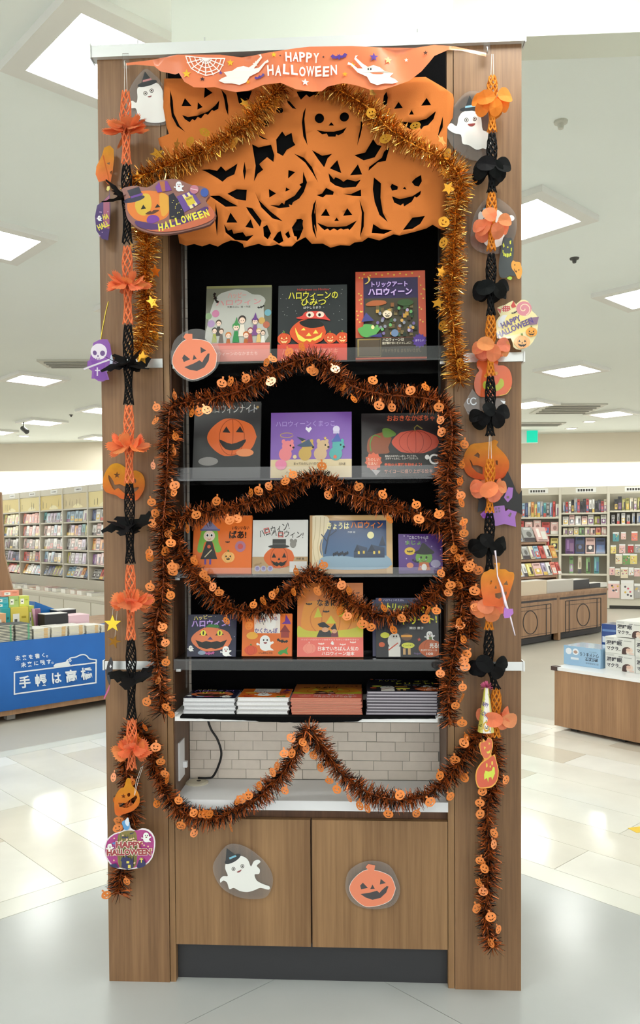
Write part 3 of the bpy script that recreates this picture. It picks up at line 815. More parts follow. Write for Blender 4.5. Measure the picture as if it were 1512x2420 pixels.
def d32(S):
    S.P(rect(440, 688, 732, 962), '#dcdad6'); S.P(rect(440, 876, 732, 962), '#b99a72')
    S.T('ハロウィン!', 552, 738, 160, 42, '#3a3634', -.28, .012); S.T('ハロウィン!', 622, 760, 168, 36, '#46403c', .08, .012); S.T('ロ', 513, 742, 28, 28, '#d0453c', -.28); S.T('ロ', 588, 765, 26, 26, '#d0453c', .05)
    jack(S, 580, 880, 80, '#d8662e', '#a8461c', ry=58); S.P(rect(545, 786, 615, 822), '#3a3836'); S.P(ell(578, 824, 56, 9), '#3a3836'); S.P(rect(545, 806, 615, 814), '#5a5856')
    S.E(652, 812, 16, 20, '#8a8680'); S.E(644, 794, 9, 10, '#8a8680'); S.E(664, 796, 9, 10, '#8a8680'); S.T('作家 画', 690, 886, 40, 12, '#5a4a3a')
    for x in (468, 500, 535): S.E(x, 936, 15, 15, '#b0a8c0'); S.E(x, 936, 9, 9, '#7a6aa0')
    S.T('ハロウィンの', 470, 914, 40, 10, '#7a5a3a', -.3); S.P(rect(635, 900, 725, 955), '#d8d4d0')
book('3b', (598, 1229, 728, 1353), 2, '#d6d3cf', 'white picture book with a top-hatted pumpkin on the third shelf', d32, ZB)
def d33(S):
    S.P(rect(738, 662, 1174, 960), '#c39a66'); S.P(rect(795, 690, 1140, 935), ('#22386a', '#54779c', 690, 930))
    S.P(sm([(745, 668), (830, 668), (838, 720), (800, 790), (790, 840), (815, 890), (835, 935), (745, 935)]), '#e3d2ae')
    for x in (770, 795, 815): S.S(smo([(x, 670), (x-4, 760), (x-14, 830), (x+5, 930)], 4), 4, '#c8b48c')
    S.P(rect(738, 662, 752, 960), '#b98a52'); S.P(rect(1140, 662, 1174, 960), '#cfaa78'); S.P([(830, 668), (1140, 668), (1140, 690), (950, 690)], '#d8b07a')
    S.S([(820, 860), (835, 780), (860, 700)], 8, '#1d2a44'); S.S([(840, 770), (880, 740)], 5, '#1d2a44'); S.S([(832, 800), (800, 760)], 5, '#1d2a44')
    S.E(1058, 766, 18, 18, '#f4ecae'); S.P(sm([(800, 880), (900, 870), (1000, 880), (1140, 870), (1140, 935), (820, 935)]), '#8fa9bd')
    for k in range(9): S.E(865+k*9, 864-(k % 3)*4, 5, 9, '#1b2438')
    for x, w in ((1005, 70), (1085, 90)):
        S.P([(x-w/2, 880), (x-w/2, 850), (x-w/4, 815), (x+w/2, 830), (x+w/2, 880)], '#31405a'); S.P([(x-w/2, 852), (x-w/4, 812), (x, 850)], '#1f2b42'); S.P(rect(x-14, 848, x-4, 862), '#e6c860'); S.P(rect(x+12, 846, x+22, 860), '#d8b850')
    S.P([(1100, 820), (1120, 770), (1136, 820)], '#2b3a54')
    S.T('きょうは', 888, 718, 116, 36, '#f0e6a8', 0, .02); S.T('ハロウィン', 1038, 714, 168, 36, '#e8823c', 0, .025); S.T('作家 絵', 958, 750, 40, 10, '#d0d4dc')
book('3c', (732, 1218, 927, 1352), 2, '#bb945f', 'tan framed picture book with a blue moonlit night village, third shelf', d33, ZB)
def d34(S):
    S.P(rect(1203, 758, 1432, 962), '#5c3a86'); S.T('こねこちゃんは', 1310, 778, 100, 16, '#e8e4ee'); S.T('まじょ', 1280, 804, 80, 22, '#7ab04a'); S.E(1262, 848, 28, 20, '#e0b83c'); S.P(bat_shape(1262, 850, 34), '#4a3a2a')
    S.E(1335, 880, 44, 36, '#74a84c'); S.P(sm([(1284, 856), (1310, 840), (1330, 806), (1362, 830), (1390, 858), (1335, 866)]), '#1f1c22'); S.E(1320, 880, 5, 6, K); S.E(1348, 880, 5, 6, K); S.S([(1322, 896), (1335, 902), (1348, 896)], 3, '#7a2a2a')
    S.P([(1312, 905), (1358, 905), (1370, 955), (1300, 955)], '#c86a3a'); S.E(1335, 930, 14, 18, '#f0ece4'); S.E(1262, 920, 18, 14, '#d88a6a'); S.E(1395, 912, 26, 20, '#a8a0c0')
    S.P(bat_shape(1290, 900, 40, .4), '#221c28'); S.P(rect(1203, 945, 1432, 962), '#4c2c74')
    for k in range(12): S.P(star(rnd.uniform(1212, 1425), rnd.uniform(765, 940), 5), '#c9b0e0')
book('3d', (941, 1262, 1044, 1352), 2, '#55357c', 'small purple book with a green-faced little witch, right on third shelf', d34, ZB)
def d41(S):
    S.P(rect(103, 243, 357, 487), '#23233f')
    for k in range(20): S.P(star(rnd.uniform(110, 350), rnd.uniform(250, 480), 4), '#8d8ab0')
    S.T('ハッピー', 180, 262, 96, 26, '#e6d84a', -.12, .02, '#5a2f8c'); S.T('ハロウィン!', 222, 296, 200, 40, '#c9a8e8', -.03, .02, '#5a2f8c')
    S.P(lobed(228, 388, 106, 72), '#e07a4c'); S.P([(195, 318), (215, 300), (262, 305), (270, 322)], '#3c7a3c')
    for sx in (-1, 1): S.P([(228+sx*64, 362), (228+sx*42, 330), (228+sx*20, 366)], K); S.E(228+sx*43, 352, 14, 17, '#e8e04a'); S.E(228+sx*43, 352, 4, 12, K)
    S.P([(222, 372), (236, 390), (208, 390)], '#5a3a6a'); S.P([(145, 392), (180, 405), (200, 398), (228, 404), (258, 398), (276, 404), (310, 390), (290, 430), (250, 444), (228, 436), (205, 444), (165, 430)], K)
    ghostie(S, 305, 455, 42); ghostie(S, 122, 440, 24); S.P(bat_shape(218, 468, 60), '#b0508c'); S.E(180, 465, 20, 12, '#8a9ab0')
book('4a', (446, 1450, 560, 1559), 3, '#1d1d36', 'navy picture book with a laughing pumpkin face, left on the fourth shelf', d41, ZC)
def d42(S):
    S.P(rect(388, 238, 650, 488), '#e67228'); S.P(rect(450, 240, 585, 355), '#efe4da'); S.T('ハロウィンの', 515, 275, 110, 26, '#6a5a9c', -.1); S.T('かくれんぼ', 512, 340, 120, 30, '#4a3a86', 0, .02)
    S.E(535, 300, 28, 34, '#f4f0ea'); S.P([(592, 300), (610, 285), (614, 245), (638, 290), (640, 302)], '#6a2f92'); S.P(rect(590, 345, 632, 382), '#a03c34'); S.P([(584, 348), (610, 305), (638, 350)], '#8a2f2c')
    S.P(bat_shape(597, 402, 62, .2), K); S.P(sm([(575, 470), (590, 455), (610, 450), (628, 435), (622, 458), (628, 480), (605, 470), (590, 482)]), '#3f9a44'); ghostie(S, 508, 412, 66)
    jack(S, 435, 455, 34, '#d8502c', '#b03c1c', '#d8502c'); S.P(ell(440, 370, 30, 22), '#f0b040'); S.T('いしかわこうじ', 512, 470, 72, 12, K)
book('4b', (574, 1448, 691, 1560), 3, '#dd6c26', 'orange board book with a white ghost and bat, fourth shelf', d42, ZC, th=.02)
def d43(S):
    S.P(rect(675, 80, 1020, 492), '#e2823a'); S.P(sm([(700, 250), (720, 190), (800, 180), (850, 190), (930, 185), (990, 220), (1005, 300), (990, 360), (900, 385), (720, 380), (695, 320)]), '#e8942e')
    for k in (-100, -40, 40, 100): S.P(stroke(ell(850, 285, abs(k)+8, 95, 12, 0, PI/2 if k < 0 else -PI/2, 3*PI/2 if k < 0 else PI/2), 5), '#cf7420')
    Y = '#d8d03a'; S.P([(782, 218), (804, 272), (762, 275)], Y); S.P([(850, 262), (878, 308), (822, 308)], Y); S.P([(905, 222), (930, 272), (890, 268)], Y)
    S.P(sm([(678, 320), (720, 345), (790, 350), (900, 345), (980, 330), (1015, 300), (1015, 385), (678, 385)]), '#c9c234')
    S.P([(780, 310), (805, 300), (815, 300), (845, 325), (830, 335), (790, 325)], K); S.P([(790, 345), (845, 345), (860, 382), (775, 382)], '#1d1a18'); S.E(820, 342, 18, 14, '#d8a078'); S.P([(848, 335), (872, 305), (882, 345), (860, 345)], K); S.P([(855, 350), (885, 348), (890, 382), (850, 382)], '#6a2430'); S.E(868, 350, 14, 12, '#d8a078')
    S.T('ハロウィーンって', 905, 150, 190, 36, '#4a2a1c', 0, .02); S.T('なぁに?', 835, 192, 115, 40, '#2c1a12', 0, .02); S.P(bat_shape(735, 200, 36), K); S.P(bat_shape(825, 242, 36), K)
    S.P(rect(675, 384, 1022, 490), '#e86a5a'); S.T('日本でいちばん人気の', 888, 446, 210, 24, '#fbeee6', 0, .015); S.T('ハロウィーン絵本', 888, 472, 170, 22, '#fbeee6', 0, .015); S.T('ハッピーハロウィーンおめでとう たのしい絵本のきせつ', 845, 396, 300, 9, '#f8d0c4')
    jack(S, 738, 445, 34, '#f08a74', '#e06a58', '#f08a74', stem='#f0a090')
    for x, y in ((800, 420), (912, 424), (965, 412)): S.P(bat_shape(x, y, 34), '#f8d4c8')
    ghostie(S, 858, 415, 14)
book('4c', (703, 1377, 858, 1561), 3, '#dd7d38', 'tall orange book with witches before a glowing pumpkin, pink paper band', d43, ZC, th=.012, tilt=10)
def d44(S):
    S.P(rect(1080, 156, 1412, 488), '#242228'); S.P(rect(1080, 156, 1412, 190), '#2c2a58'); S.T('ハロウィンのえほん', 1180, 172, 110, 14, '#b8b4d8'); S.E(1108, 170, 9, 9, '#d8703a')
    Y = '#e6e23a'; S.T('トリック', 1200, 212, 110, 44, Y, .08, .03); S.T('オア', 1350, 225, 70, 40, Y, .05, .03); S.T('トリート!', 1315, 282, 180, 46, Y, -.05, .03); S.T('関谷 恵子', 1298, 328, 74, 14, '#e8e4dc')
    S.E(1180, 400, 34, 42, '#d8d4cc'); S.E(1185, 372, 22, 16, '#c9c5bd'); S.P(rect(1150, 430, 1212, 486), '#dedad2'); S.S([(1150, 450), (1200, 410)], 6, '#c0503a'); S.E(1178, 374, 4, 5, K); S.E(1192, 374, 4, 5, K)
    S.E(1245, 378, 28, 20, '#6a4a34'); S.P(rect(1216, 366, 1274, 378), '#e8a03a'); S.E(1252, 424, 34, 16, '#d8d84a'); S.T('トリックオア', 1252, 424, 52, 9, K); S.E(1132, 368, 24, 16, '#d8d84a')
    for x in (1232, 1258): S.P(rect(x-7, 440, x+7, 475), '#c9a06a')
    ghostie(S, 1365, 372, 40); jack(S, 1370, 440, 64, '#c8602c', '#a04a1c', '#c8602c', ry=50); S.T('光る!', 1388, 425, 50, 30, '#f4f0e4', 0, .03); S.T('おばけのシール', 1360, 450, 86, 12, '#f0e4d0'); S.T('100', 1364, 470, 34, 14, '#f4f0e4')
    S.E(1115, 420, 16, 14, '#c85a34'); S.P(bat_shape(1300, 470, 40), '#5a4a6a'); S.P(star(1310, 392, 12), '#c8503a')
book('4d', (888, 1412, 1035, 1560), 3, '#201e24', 'black picture book with yellow title and a mummy, right on the fourth shelf', d44, ZC, th=.008)
book('4e', (880, 1416, 1028, 1560), 3, '#2b2c52', 'dark blue picture book peeking out behind the mummy book', lambda S: S.P(rect(1062, 165, 1392, 488), '#34345c'), ZC, th=.008, y=.044)

# ---------------------------------------------------------------- the four stacks on the tray
def stack(key, px0, px1, pyb, pyt, n, col, page, what, nm):
    y = -.034
    x0 = pu(px0, pyb, y)[0]; x1 = pu(px1, pyb, y)[0]; z0 = ztr+.0022; z1 = pu((px0+px1)/2, pyt, y)[1]
    th = (z1-z0)/n
    w_, h_, _, cov, draw, zoom, box = BK[key]
    w = x1-x0; h = min(w*h_/w_, .215)
    first = None
    for k in range(n-1, -1, -1):
        jx = rnd.uniform(-.0025, .0025) if n > 1 else 0; jr = rnd.uniform(-.012, .012)
        pos = ['topmost', 'second from top', 'third from top', 'fourth from top', 'fifth from top', 'sixth from top', 'seventh from top', 'eighth from top', 'lowest'][n-1-k] if k else 'lowest'
        t = thing('picture_book', '%s copy in the stack of %s' % (pos, what), 'book', UW((x0+x1)/2+jx, y+rnd.uniform(0, .004), z0+th*(k+1)-.0004), UA+jr, 'picture books lying in %s' % ('the stack of '+what), -PI/2)
        if first is None:
            c, p = book_parts(t, w, h, th-.0006, col, page)
            S = Sheet(zoomed(px_map(box, w, h), *zoom), -.0002, clip=(w, h)); draw(S); S.build('cover_print', M_cover, t)
            first = (c.data, p.data)
        else:
            ob('cover', first[0], None, t); ob('pages', first[1], None, t)
stack('4a', 434, 556, 1685, 1650, 4, '#c9c9cc', (232, 232, 234), 'laughing pumpkin books at the left end', 'copy')
stack('4b', 560, 682, 1687, 1648, 4, '#d9d6d4', (236, 235, 236), 'white-paged ghost board books', 'copy')
stack('4c', 688, 855, 1689, 1650, 9, '#d9826a', (238, 200, 160), 'salmon pink banded witch books', 'copy')
stack('4d', 866, 1035, 1689, 1634, 8, '#4a424e', (206, 200, 208), 'grey-edged mummy books at the right end', 'copy')
# ================================================================ decorations
def deco(name, label, cat, px, py, y, group=None):
    ax, az = pu(px, py, y)
    t = thing(name, label, cat, UW(ax, y, az), UA, group)
    return t, (lambda x, z_: (lambda q: (q[0]-ax, q[1]-az))(pu(x, z_, y)))
def card(t, fm, outline, col, th=.0009, name='card', m=None, y=0.):
    return MB().prism([fm(*p) for p in outline], y-th, y+th, col).build(name, m or M_gloss, t)
def filmsheet(t, fm, outline):
    return MB().prism([fm(*p) for p in outline], -.0007, .0007).build('film', M_film, t)
def Z(pts, ox, oy, sc): return [(ox+x/sc, oy+y/sc) for x, y in pts]
def z1(*p): return Z(p, 200, 60, 2.7)
def z2(*p): return Z(p, 700, 60, 2.7)

# ---------------------------------------------------------------- pumpkin cut-out curtain
OUT = [(388,186),(386,255),(394,300),(400,318),(375,330),(378,345),(392,362),(400,400),(410,480),(418,540),(424,575),(440,581),(459,577),(478,583),(496,577),(515,583),(527,575),(545,568),(560,570),(574,577),(577,586),(596,582),(612,578),(625,583),(640,583),(655,578),(668,583),(690,583),(700,573),(722,562),(737,578),(763,577),(781,586),(804,580),(826,582),(837,575),(856,573),(870,563),(896,569),(930,553),(944,556),(978,549),(1007,541),(1022,532),(1037,541),(1050,545),(1055,480),(1055,360),(1057,300),(1070,278),(1072,236),(1070,224),(1048,208),(1005,186)]
H = [z1((545,410),(562,480),(568,560),(605,640),(645,685),(590,645),(556,580),(545,500)), z1((640,465),(685,520),(618,515)), z1((770,405),(820,440),(765,475)), z1((725,498),(757,530),(722,545)),
 z1((622,572),(660,587),(720,583),(790,558),(835,520),(862,485),(855,540),(828,555),(815,548),(790,580),(770,572),(745,602),(725,590),(705,614),(690,602),(672,622),(640,600)),
 z1((873,415),(905,450),(918,520),(918,582),(902,540),(893,480)), z1((970,432),(1070,424),(1050,480),(1000,520),(985,500)),
 z1(*ell(1243,540,23,20,12)), z1(*ell(1150,630,25,20,12)), z1((1085,690),(1130,716),(1172,735),(1140,732),(1110,712)), z1((1280,450),(1312,488),(1352,535),(1326,528),(1296,494)),
 z1((1260,675),(1280,705),(1320,685),(1330,740),(1345,765),(1290,795),(1265,835),(1228,815),(1222,730)),
 z1((1070,765),(1110,785),(1190,765),(1210,830),(1205,875),(1165,845),(1115,890),(1140,925),(1105,950),(1080,1000),(1092,900)),
 z2(*ell(148,597,30,31,14)), z2(*ell(307,590,30,30,14)), z2((223,620),(243,642),(205,642)), z2((128,670),(180,680),(240,680),(290,670),(323,655),(300,690),(268,705),(255,697),(250,712),(205,712),(195,692),(165,698)),
 z2((62,525),(52,600),(60,690),(72,770),(45,710),(36,620),(45,560)), z2((412,615),(425,640),(410,710),(388,780),(398,715),(410,660)),
 z2((2,424),(136,420),(146,452),(112,450),(85,465),(65,447),(30,478),(15,452)), z2((490,735),(515,770),(545,775),(500,850),(430,870),(370,835),(440,820)), z2((100,800),(165,835),(230,820),(200,850),(178,910),(140,860)),
 z2((595,780),(570,870),(520,880),(460,935),(465,910),(545,850),(560,810)), z2((575,425),(584,460),(577,515),(550,510),(558,450)), z2((652,490),(680,530),(622,535)), z2((830,470),(860,515),(795,520)), z2((735,545),(750,575),(718,575)),
 z2((660,615),(740,625),(830,600),(890,550),(875,600),(840,640),(812,648),(794,670),(790,656),(770,660),(740,672),(690,650)), z2((935,580),(934,650),(900,718),(912,660)),
 z1((745,930),(800,925),(846,932),(870,900),(900,930),(945,900),(975,880),(955,950),(910,970),(880,1000),(850,980),(780,942)), z1((1020,870),(1030,930),(1020,990),(1010,930)),
 z1((1300,925),(1345,940),(1298,980)), z1((1175,1045),(1222,1072),(1178,1100)), z1((1285,1035),(1310,1050),(1280,1062)),
 z1((1395,940),(1420,1010),(1400,1070),(1370,1110),(1330,1130),(1322,1150),(1302,1142),(1308,1160),(1240,1166),(1180,1147),(1240,1148),(1258,1130),(1273,1143),(1280,1120),(1340,1090),(1383,1035),(1370,1022),(1393,1010)),
 z1((1335,820),(1400,850),(1450,910),(1490,1010),(1456,952),(1408,882)), z1((1085,1060),(1112,1118),(1182,1186),(1265,1250),(1198,1232),(1128,1164)),
 z2((262,860),(288,945),(213,915)), z2((393,893),(420,958),(343,960)), z2((205,945),(240,985),(250,970),(280,983),(300,1000),(325,985),(380,1000),(412,990),(380,1035),(300,1040),(250,1025),(215,1000)),
 z2((130,1092),(165,1080),(190,1042),(240,1065),(235,1086),(190,1087),(170,1106)), z2((295,1078),(350,1080),(412,1052),(414,1095),(360,1092)),
 z2((600,1030),(610,1012),(648,1030),(645,1050),(610,1055)), z2((735,1005),(760,980),(795,960),(800,1000),(780,1035),(755,1030)), z2((692,1033),(704,1053),(679,1045)), z2((610,1090),(660,1110),(740,1095),(795,1060),(790,1085),(767,1105),(755,1097),(735,1130),(703,1148),(687,1157),(683,1137),(665,1150),(625,1130)),
 z2((495,975),(540,1010),(537,1100),(552,1195),(585,1255),(530,1210),(500,1130),(488,1050)),
 z2((190,1175),(215,1222),(157,1222)), z2((325,1170),(358,1215),(298,1220)), z2((258,1230),(273,1252),(242,1252)), z2((132,1265),(200,1290),(260,1290),(320,1285),(388,1250),(360,1290),(340,1312),(330,1302),(300,1308),(285,1300),(262,1312),(240,1300),(215,1314),(200,1302),(180,1312),(160,1296)),
 z2((128,1120),(116,1200),(116,1290),(130,1368),(105,1310),(98,1220),(110,1150)), z2((402,1115),(432,1200),(430,1290),(405,1360),(414,1290),(418,1200)),
 z2((490,1270),(540,1300),(615,1305),(560,1330),(480,1330)), z2((680,1305),(740,1230),(820,1220),(790,1270),(740,1300)), z2((2,1240),(35,1237),(46,1300),(20,1362),(4,1376)),
 z1((930,1195),(975,1260),(905,1260)), z1((1060,1240),(1080,1300),(1025,1290)), z1((890,1270),(915,1310),(940,1302),(950,1330),(1010,1322),(1030,1350),(1080,1342),(1040,1380),(960,1370),(900,1322)),
 z1((800,1095),(860,1090),(930,1130),(980,1155),(900,1160),(840,1120)), z1((910,1075),(970,1045),(1035,1050),(1030,1120),(970,1110)), z1((1030,1160),(1070,1170),(1130,1250),(1120,1290),(1050,1195)),
 z1((1140,1290),(1165,1275),(1190,1330),(1170,1370),(1145,1350)), z1((1232,1322),(1250,1312),(1268,1378),(1240,1395),(1202,1370)), z1((1322,1290),(1350,1252),(1395,1245),(1385,1320),(1370,1358),(1337,1345)), z1((1278,1332),(1300,1312),(1313,1350),(1298,1360)),
 z1((838,1140),(852,1230),(845,1350),(834,1240)), z1((1484,1130),(1474,1200),(1482,1330),(1458,1250))]
CY_ = -.009
def cut_sheet(outline, holes, y, step, wave, col, fm):
    """planar cut sheet with real holes, gently waved"""
    V = []; F = []
    for l in (outline, *holes):
        q_ = [Vector(fm(*p)) for p in l]
        if area2([(p.x, p.y) for p in q_]) < 0: q_.reverse()
        F.append(list(range(len(V), len(V)+len(l)))); V += q_
    xs = [v.x for v in V]; ys = [v.y for v in V]
    x = min(xs)+step*.5
    while x < max(xs):
        z = min(ys)+step*.5
        while z < max(ys): V.append(Vector((x+rnd.uniform(-.1, .1)*step, z+rnd.uniform(-.1, .1)*step))); z += step
        x += step
    r = delaunay_2d_cdt(V, [], F, 1, 1e-6)
    mb = MB()
    for f, of in zip(r[2], r[5]):
        if not (0 in of) or any(o > 0 for o in of): continue
        p = [r[0][i] for i in f]
        if area2([(q.x, q.y) for q in p]) < 0: p.reverse()
        mb.face([(q.x, wave(q.x, q.y), q.y) for q in p], col)
    return mb
t, fm = deco('pumpkin_curtain', 'orange cut-out curtain of grinning pumpkins hung before the black cloth', 'curtain', 730, 586, CY_)
def wv(x, z): return -.004*math.sin(x*17+z*6)*math.sin(z*13+x*4) - .0025*math.sin(x*41+1.3)-.003
c_ = cut_sheet(OUT, H, 0, .022, wv, (206, 118, 54), fm).build('cut_sheet', M_felt, t, smooth=True)
md = c_.modifiers.new('thickness', 'SOLIDIFY'); md.thickness = .0012; md.offset = 1

# ---------------------------------------------------------------- banner
BAN = [(298,149),(355,138),(420,133),(520,128),(570,133),(600,130),(700,112),(730,108),(830,110),(900,113),(980,112),(1025,107),(1060,110),(1150,122),(1149,131),(1090,122),(1057,120),(1026,134),(1015,148),(996,168),(967,187),(930,203),(902,214),(874,213),(841,203),(811,198),(774,203),(760,212),(737,213),(700,212),(663,199),(622,201),(589,214),(556,216),(526,208),(506,203),(485,208),(459,210),(437,197),(424,176),(415,178),(378,166),(363,153),(320,152),(299,155)]
BY = -.078
t, fm = deco('halloween_banner', 'wavy orange banner with white happy halloween lettering under the rail', 'banner', 715, 214, BY)
def bwv(x, z): return .006*math.sin(x*26+.5)+.003*math.sin(x*47+z*20)
bmb = cut_sheet(BAN, [], 0, .02, bwv, (236, 132, 88), fm)
bmb.build('banner_sheet', M_vinyl, t, smooth=True)
S = Sheet(fm, -.0006)
Wt = '#fbf6ee'
for (x, y), r, c in (((484, 145), 0, 0),):
    ctr = (486, 138)
    for a in range(9):
        an = PI*a/8; S.S([ctr, (ctr[0]+math.cos(an)*46, ctr[1]+math.sin(an)*42)], 2.4, Wt)
    for rr in (.3, .55, .8, .98):
        S.S([(ctr[0]+math.cos(PI*a/8)*46*rr*(1 if a % 2 == 0 else .96), ctr[1]+math.sin(PI*a/8)*42*rr*(1 if a % 2 == 0 else .96)) for a in range(9)], 2.2, Wt)
for x, y, r, c in ((544,148,9,'#f2c230'),(443,180,11,'#f2c230'),(479,189,6,'#3a2430'),(521,171,5,'#6a4aa0'),(604,152,8,Wt),(586,195,6,'#f2a830'),(648,135,7,'#f2d030'),(663,137,3,'#3a2430'),(721,193,9,Wt),(764,135,3,'#3a2430'),(833,157,8,'#f2c230'),(883,140,11,'#6a4aa0'),(917,143,9,'#f2c230'),(815,178,7,'#f2a830'),(960,140,5,Wt),(1005,128,6,'#5a3a30')): S.P(star(x, y, r), c)
S.P(bat_shape(801, 136, 40, -.1), '#5a3f98'); S.P(bat_shape(614, 184, 26, -.35), '#5a3f98')
for fl_ in (1, -1):
    def g(x): return x if fl_ == 1 else 1442-x
    p = [(528,170),(548,168),(560,160),(575,156),(588,160),(600,152),(616,137),(611,132),(617,132),(620,140),(600,163),(612,162),(626,150),(634,146),(636,152),(628,154),(612,172),(590,182),(582,196),(566,202),(548,197),(530,196),(516,190),(524,184),(536,180)]
    S.P([(g(x)+(0 if fl_ == 1 else 15), y+(0 if fl_ == 1 else 3)) for x, y in p], Wt)
    for ex in (581, 587): S.E(g(ex)+(0 if fl_ == 1 else 15), 168, 1.6, 2.4, K)
for ch, x, y, r in (('H',682,138,-.05),('A',699,135,.03),('P',714,134,-.04),('P',730,135,.06),('Y',747,137,.04)): S.T(ch, x, y, 14, 23, Wt, r, .03)
for i, ch in enumerate('HALLOWEEN'): S.T(ch, 640+i*18.6, (171,173,169,168,169,167,168,170,168)[i], 15 if ch != 'W' else 19, 24, Wt, (-.06,.05,.04,-.05,.06,0,-.05,.05,-.03)[i], .03)
pm_ = S.mb
for k in range(len(pm_.v)): x, y, z = pm_.v[k]; pm_.v[k] = (x, y+bwv(x, z)-.0016, z)
S.build('banner_print', M_vinyl, t)
for px, lb in ((297, 'clear plastic hook under the rail above the left garland'), (1150, 'clear plastic hook under the rail above the right garland')):
    h_, fh = deco('hook', lb, 'hook', px, 152 if px < 600 else 120, -.02)
    MB().box(-.009, .009, -.002, .002, -.012, .03).build('hook_plate', M_acryl, h_)
    MB().tube([(0, -.004, .008), (0, -.012, .002), (0, -.012, -.006), (0, -.005, -.010)], .0016, 6).build('hook_wire', M_alu, h_, smooth=True)

# ---------------------------------------------------------------- tinsel garlands
def charm_mesh(col):
    mb = MB()
    o = [(x, -y) for x, y in lobed(0, 0, .0125, .0108, 0, 5, .08, 22)]
    st_ = [(-.002, .0105), (-.0035, .0155), (.001, .0165), (.002, .0105)]
    mb.flat(o, 0, col, [ell(-.0042, .002, .0016, .0021, 6), ell(.0042, .002, .0016, .0021, 6), [(-.006, -.003), (0, -.0055), (.006, -.003), (.003, -.0068), (-.003, -.0068)]])
    mb.flat(st_, .0003, col)
    return mb.mesh('pumpkin_charm')
CH_ME = charm_mesh((234, 132, 52)); CH_ME.materials.append(M_charm)
def gold_charm_mesh(kind):
    mb = MB(); c = (222, 158, 54)
    if kind: mb.flat([(x, -y) for x, y in star(0, 0, .017, .008)], 0, c)
    else: mb.flat([(x, -y) for x, y in lobed(0, 0, .014, .012, 0, 5, .1, 18)], 0, c, [ell(-.004, .002, .0018, .0022, 6), ell(.004, .002, .0018, .0022, 6), [(-.006, -.003), (0, -.005), (.006, -.003), (0, -.008)]])
    me = mb.mesh('gold_charm'); me.materials.append(M_gold); return me
GC_ME = [gold_charm_mesh(0), gold_charm_mesh(1)]
def tinsel(name, label, paths, y, rad, cols, m, dens, charms, cstep, cname, group, wid=.0024):
    """each path: list of photo pixels (x, y[, depth])"""
    ax, az = pu(paths[0][0][0], paths[0][0][1], y)
    t = thing(name, label, 'garland', UW(ax, y, az), UA, group)
    mb = MB(); nc = 0; core = MB()
    for path in paths:
        P3 = []
        for p in path:
            yy = p[2] if len(p) > 2 else y
            q = pu(p[0], p[1], yy); P3.append((q[0]-ax, yy-y, q[1]-az))
        P3 = [Vector(q) for q in smo(P3, 10)]
        core.tube([tuple(q) for q in P3], .003, 5, cols[0][1])
        L = [0]
        for a, b in zip(P3, P3[1:]): L.append(L[-1]+(b-a).length)
        n = int(L[-1]*dens); j = 0
        def at(s_):
            k = 0
            lo, hi = 0, len(L)-1
            while hi-lo > 1:
                mid = (lo+hi)//2
                if L[mid] <= s_: lo = mid
                else: hi = mid
            f = (s_-L[lo])/((L[hi]-L[lo]) or 1); return P3[lo].lerp(P3[hi], f), (P3[hi]-P3[lo]).normalized()
        ph = rnd.uniform(0, 6)
        for i in range(n):
            s_ = L[-1]*i/n; p, tg = at(s_)
            a = tg.cross(Vector((0, 1, .03))).normalized(); b = tg.cross(a)
            an = rnd.uniform(0, 2*PI); rdir = a*math.cos(an)+b*math.sin(an)
            l = rad*rnd.uniform(.65, 1.12)*(1+.16*math.sin(s_*23+ph))
            d = (rdir+tg*rnd.uniform(-.55, .55)).normalized()
            mid = p+d*l*.55+Vector((0, 0, -.0015)); e = p+d*l+Vector((rnd.uniform(-.003, .003), rnd.uniform(-.003, .003), -.004))
            for q in (mid, e):
                if y+q.y > -.0085: q.y = -.0085-y-rnd.uniform(0, .004)
            wv_ = d.cross(Vector((rnd.uniform(-1, 1), rnd.uniform(-1, 1), rnd.uniform(-1, 1)))).normalized()*wid/2
            r_ = rnd.random(); c = cols[0][1]
            for pr, cc in cols:
                if r_ < pr: c = cc; break
                r_ -= pr
            mb.face([p-wv_, p+wv_, mid+wv_, mid-wv_], c); mb.face([mid-wv_, mid+wv_, e+wv_*.5, e-wv_*.5], c)
        if cstep:
            s_ = rnd.uniform(0, cstep)
            while s_ < L[-1]:
                p, tg = at(s_)
                a = tg.cross(Vector((0, 1, .03))).normalized()
                side = rnd.choice((-1, 1, rnd.uniform(-1, 1)))
                q = p+a*side*rad*.85+Vector((0, -rad*rnd.uniform(.45, 1.0), -.006))
                o = ob(cname, rnd.choice(charms), None, t, q, (rnd.uniform(-.5, .4), rnd.uniform(-.6, .6), rnd.uniform(-1.0, 1.0)))
                o.scale = (rnd.uniform(1.05, 1.3),)*3
                s_ += cstep*rnd.uniform(.35, 1.6)
    core.build('core_wire', m, t)
    tag(mb.build('tinsel_strands', m, t), kind='stuff')
    return t
GOLD = [(.42, (222, 146, 50)), (.26, (160, 92, 24)), (.32, (255, 214, 124))]
BRN = [(.40, (164, 80, 26)), (.44, (22, 12, 8)), (.16, (224, 116, 50))]
tinsel('gold_tinsel', 'thick gold tinsel garland draped over the pumpkin curtain', [
    [(672,203,-.03),(645,222),(605,272),(560,308),(500,345),(440,372),(380,398),(325,422),(310,450),(335,505),(346,560),(344,620),(344,690),(350,745),(340,800),(318,845)],
    [(768,200,-.03),(815,220),(870,255),(915,300),(965,335),(1020,362),(1060,385),(1088,425),(1078,490),(1074,560),(1070,640),(1060,705),(1070,760),(1076,830),(1088,905)]], -.044, .040, GOLD, M_gold, 4600, GC_ME, .075, 'gold_charm', None, .0022)
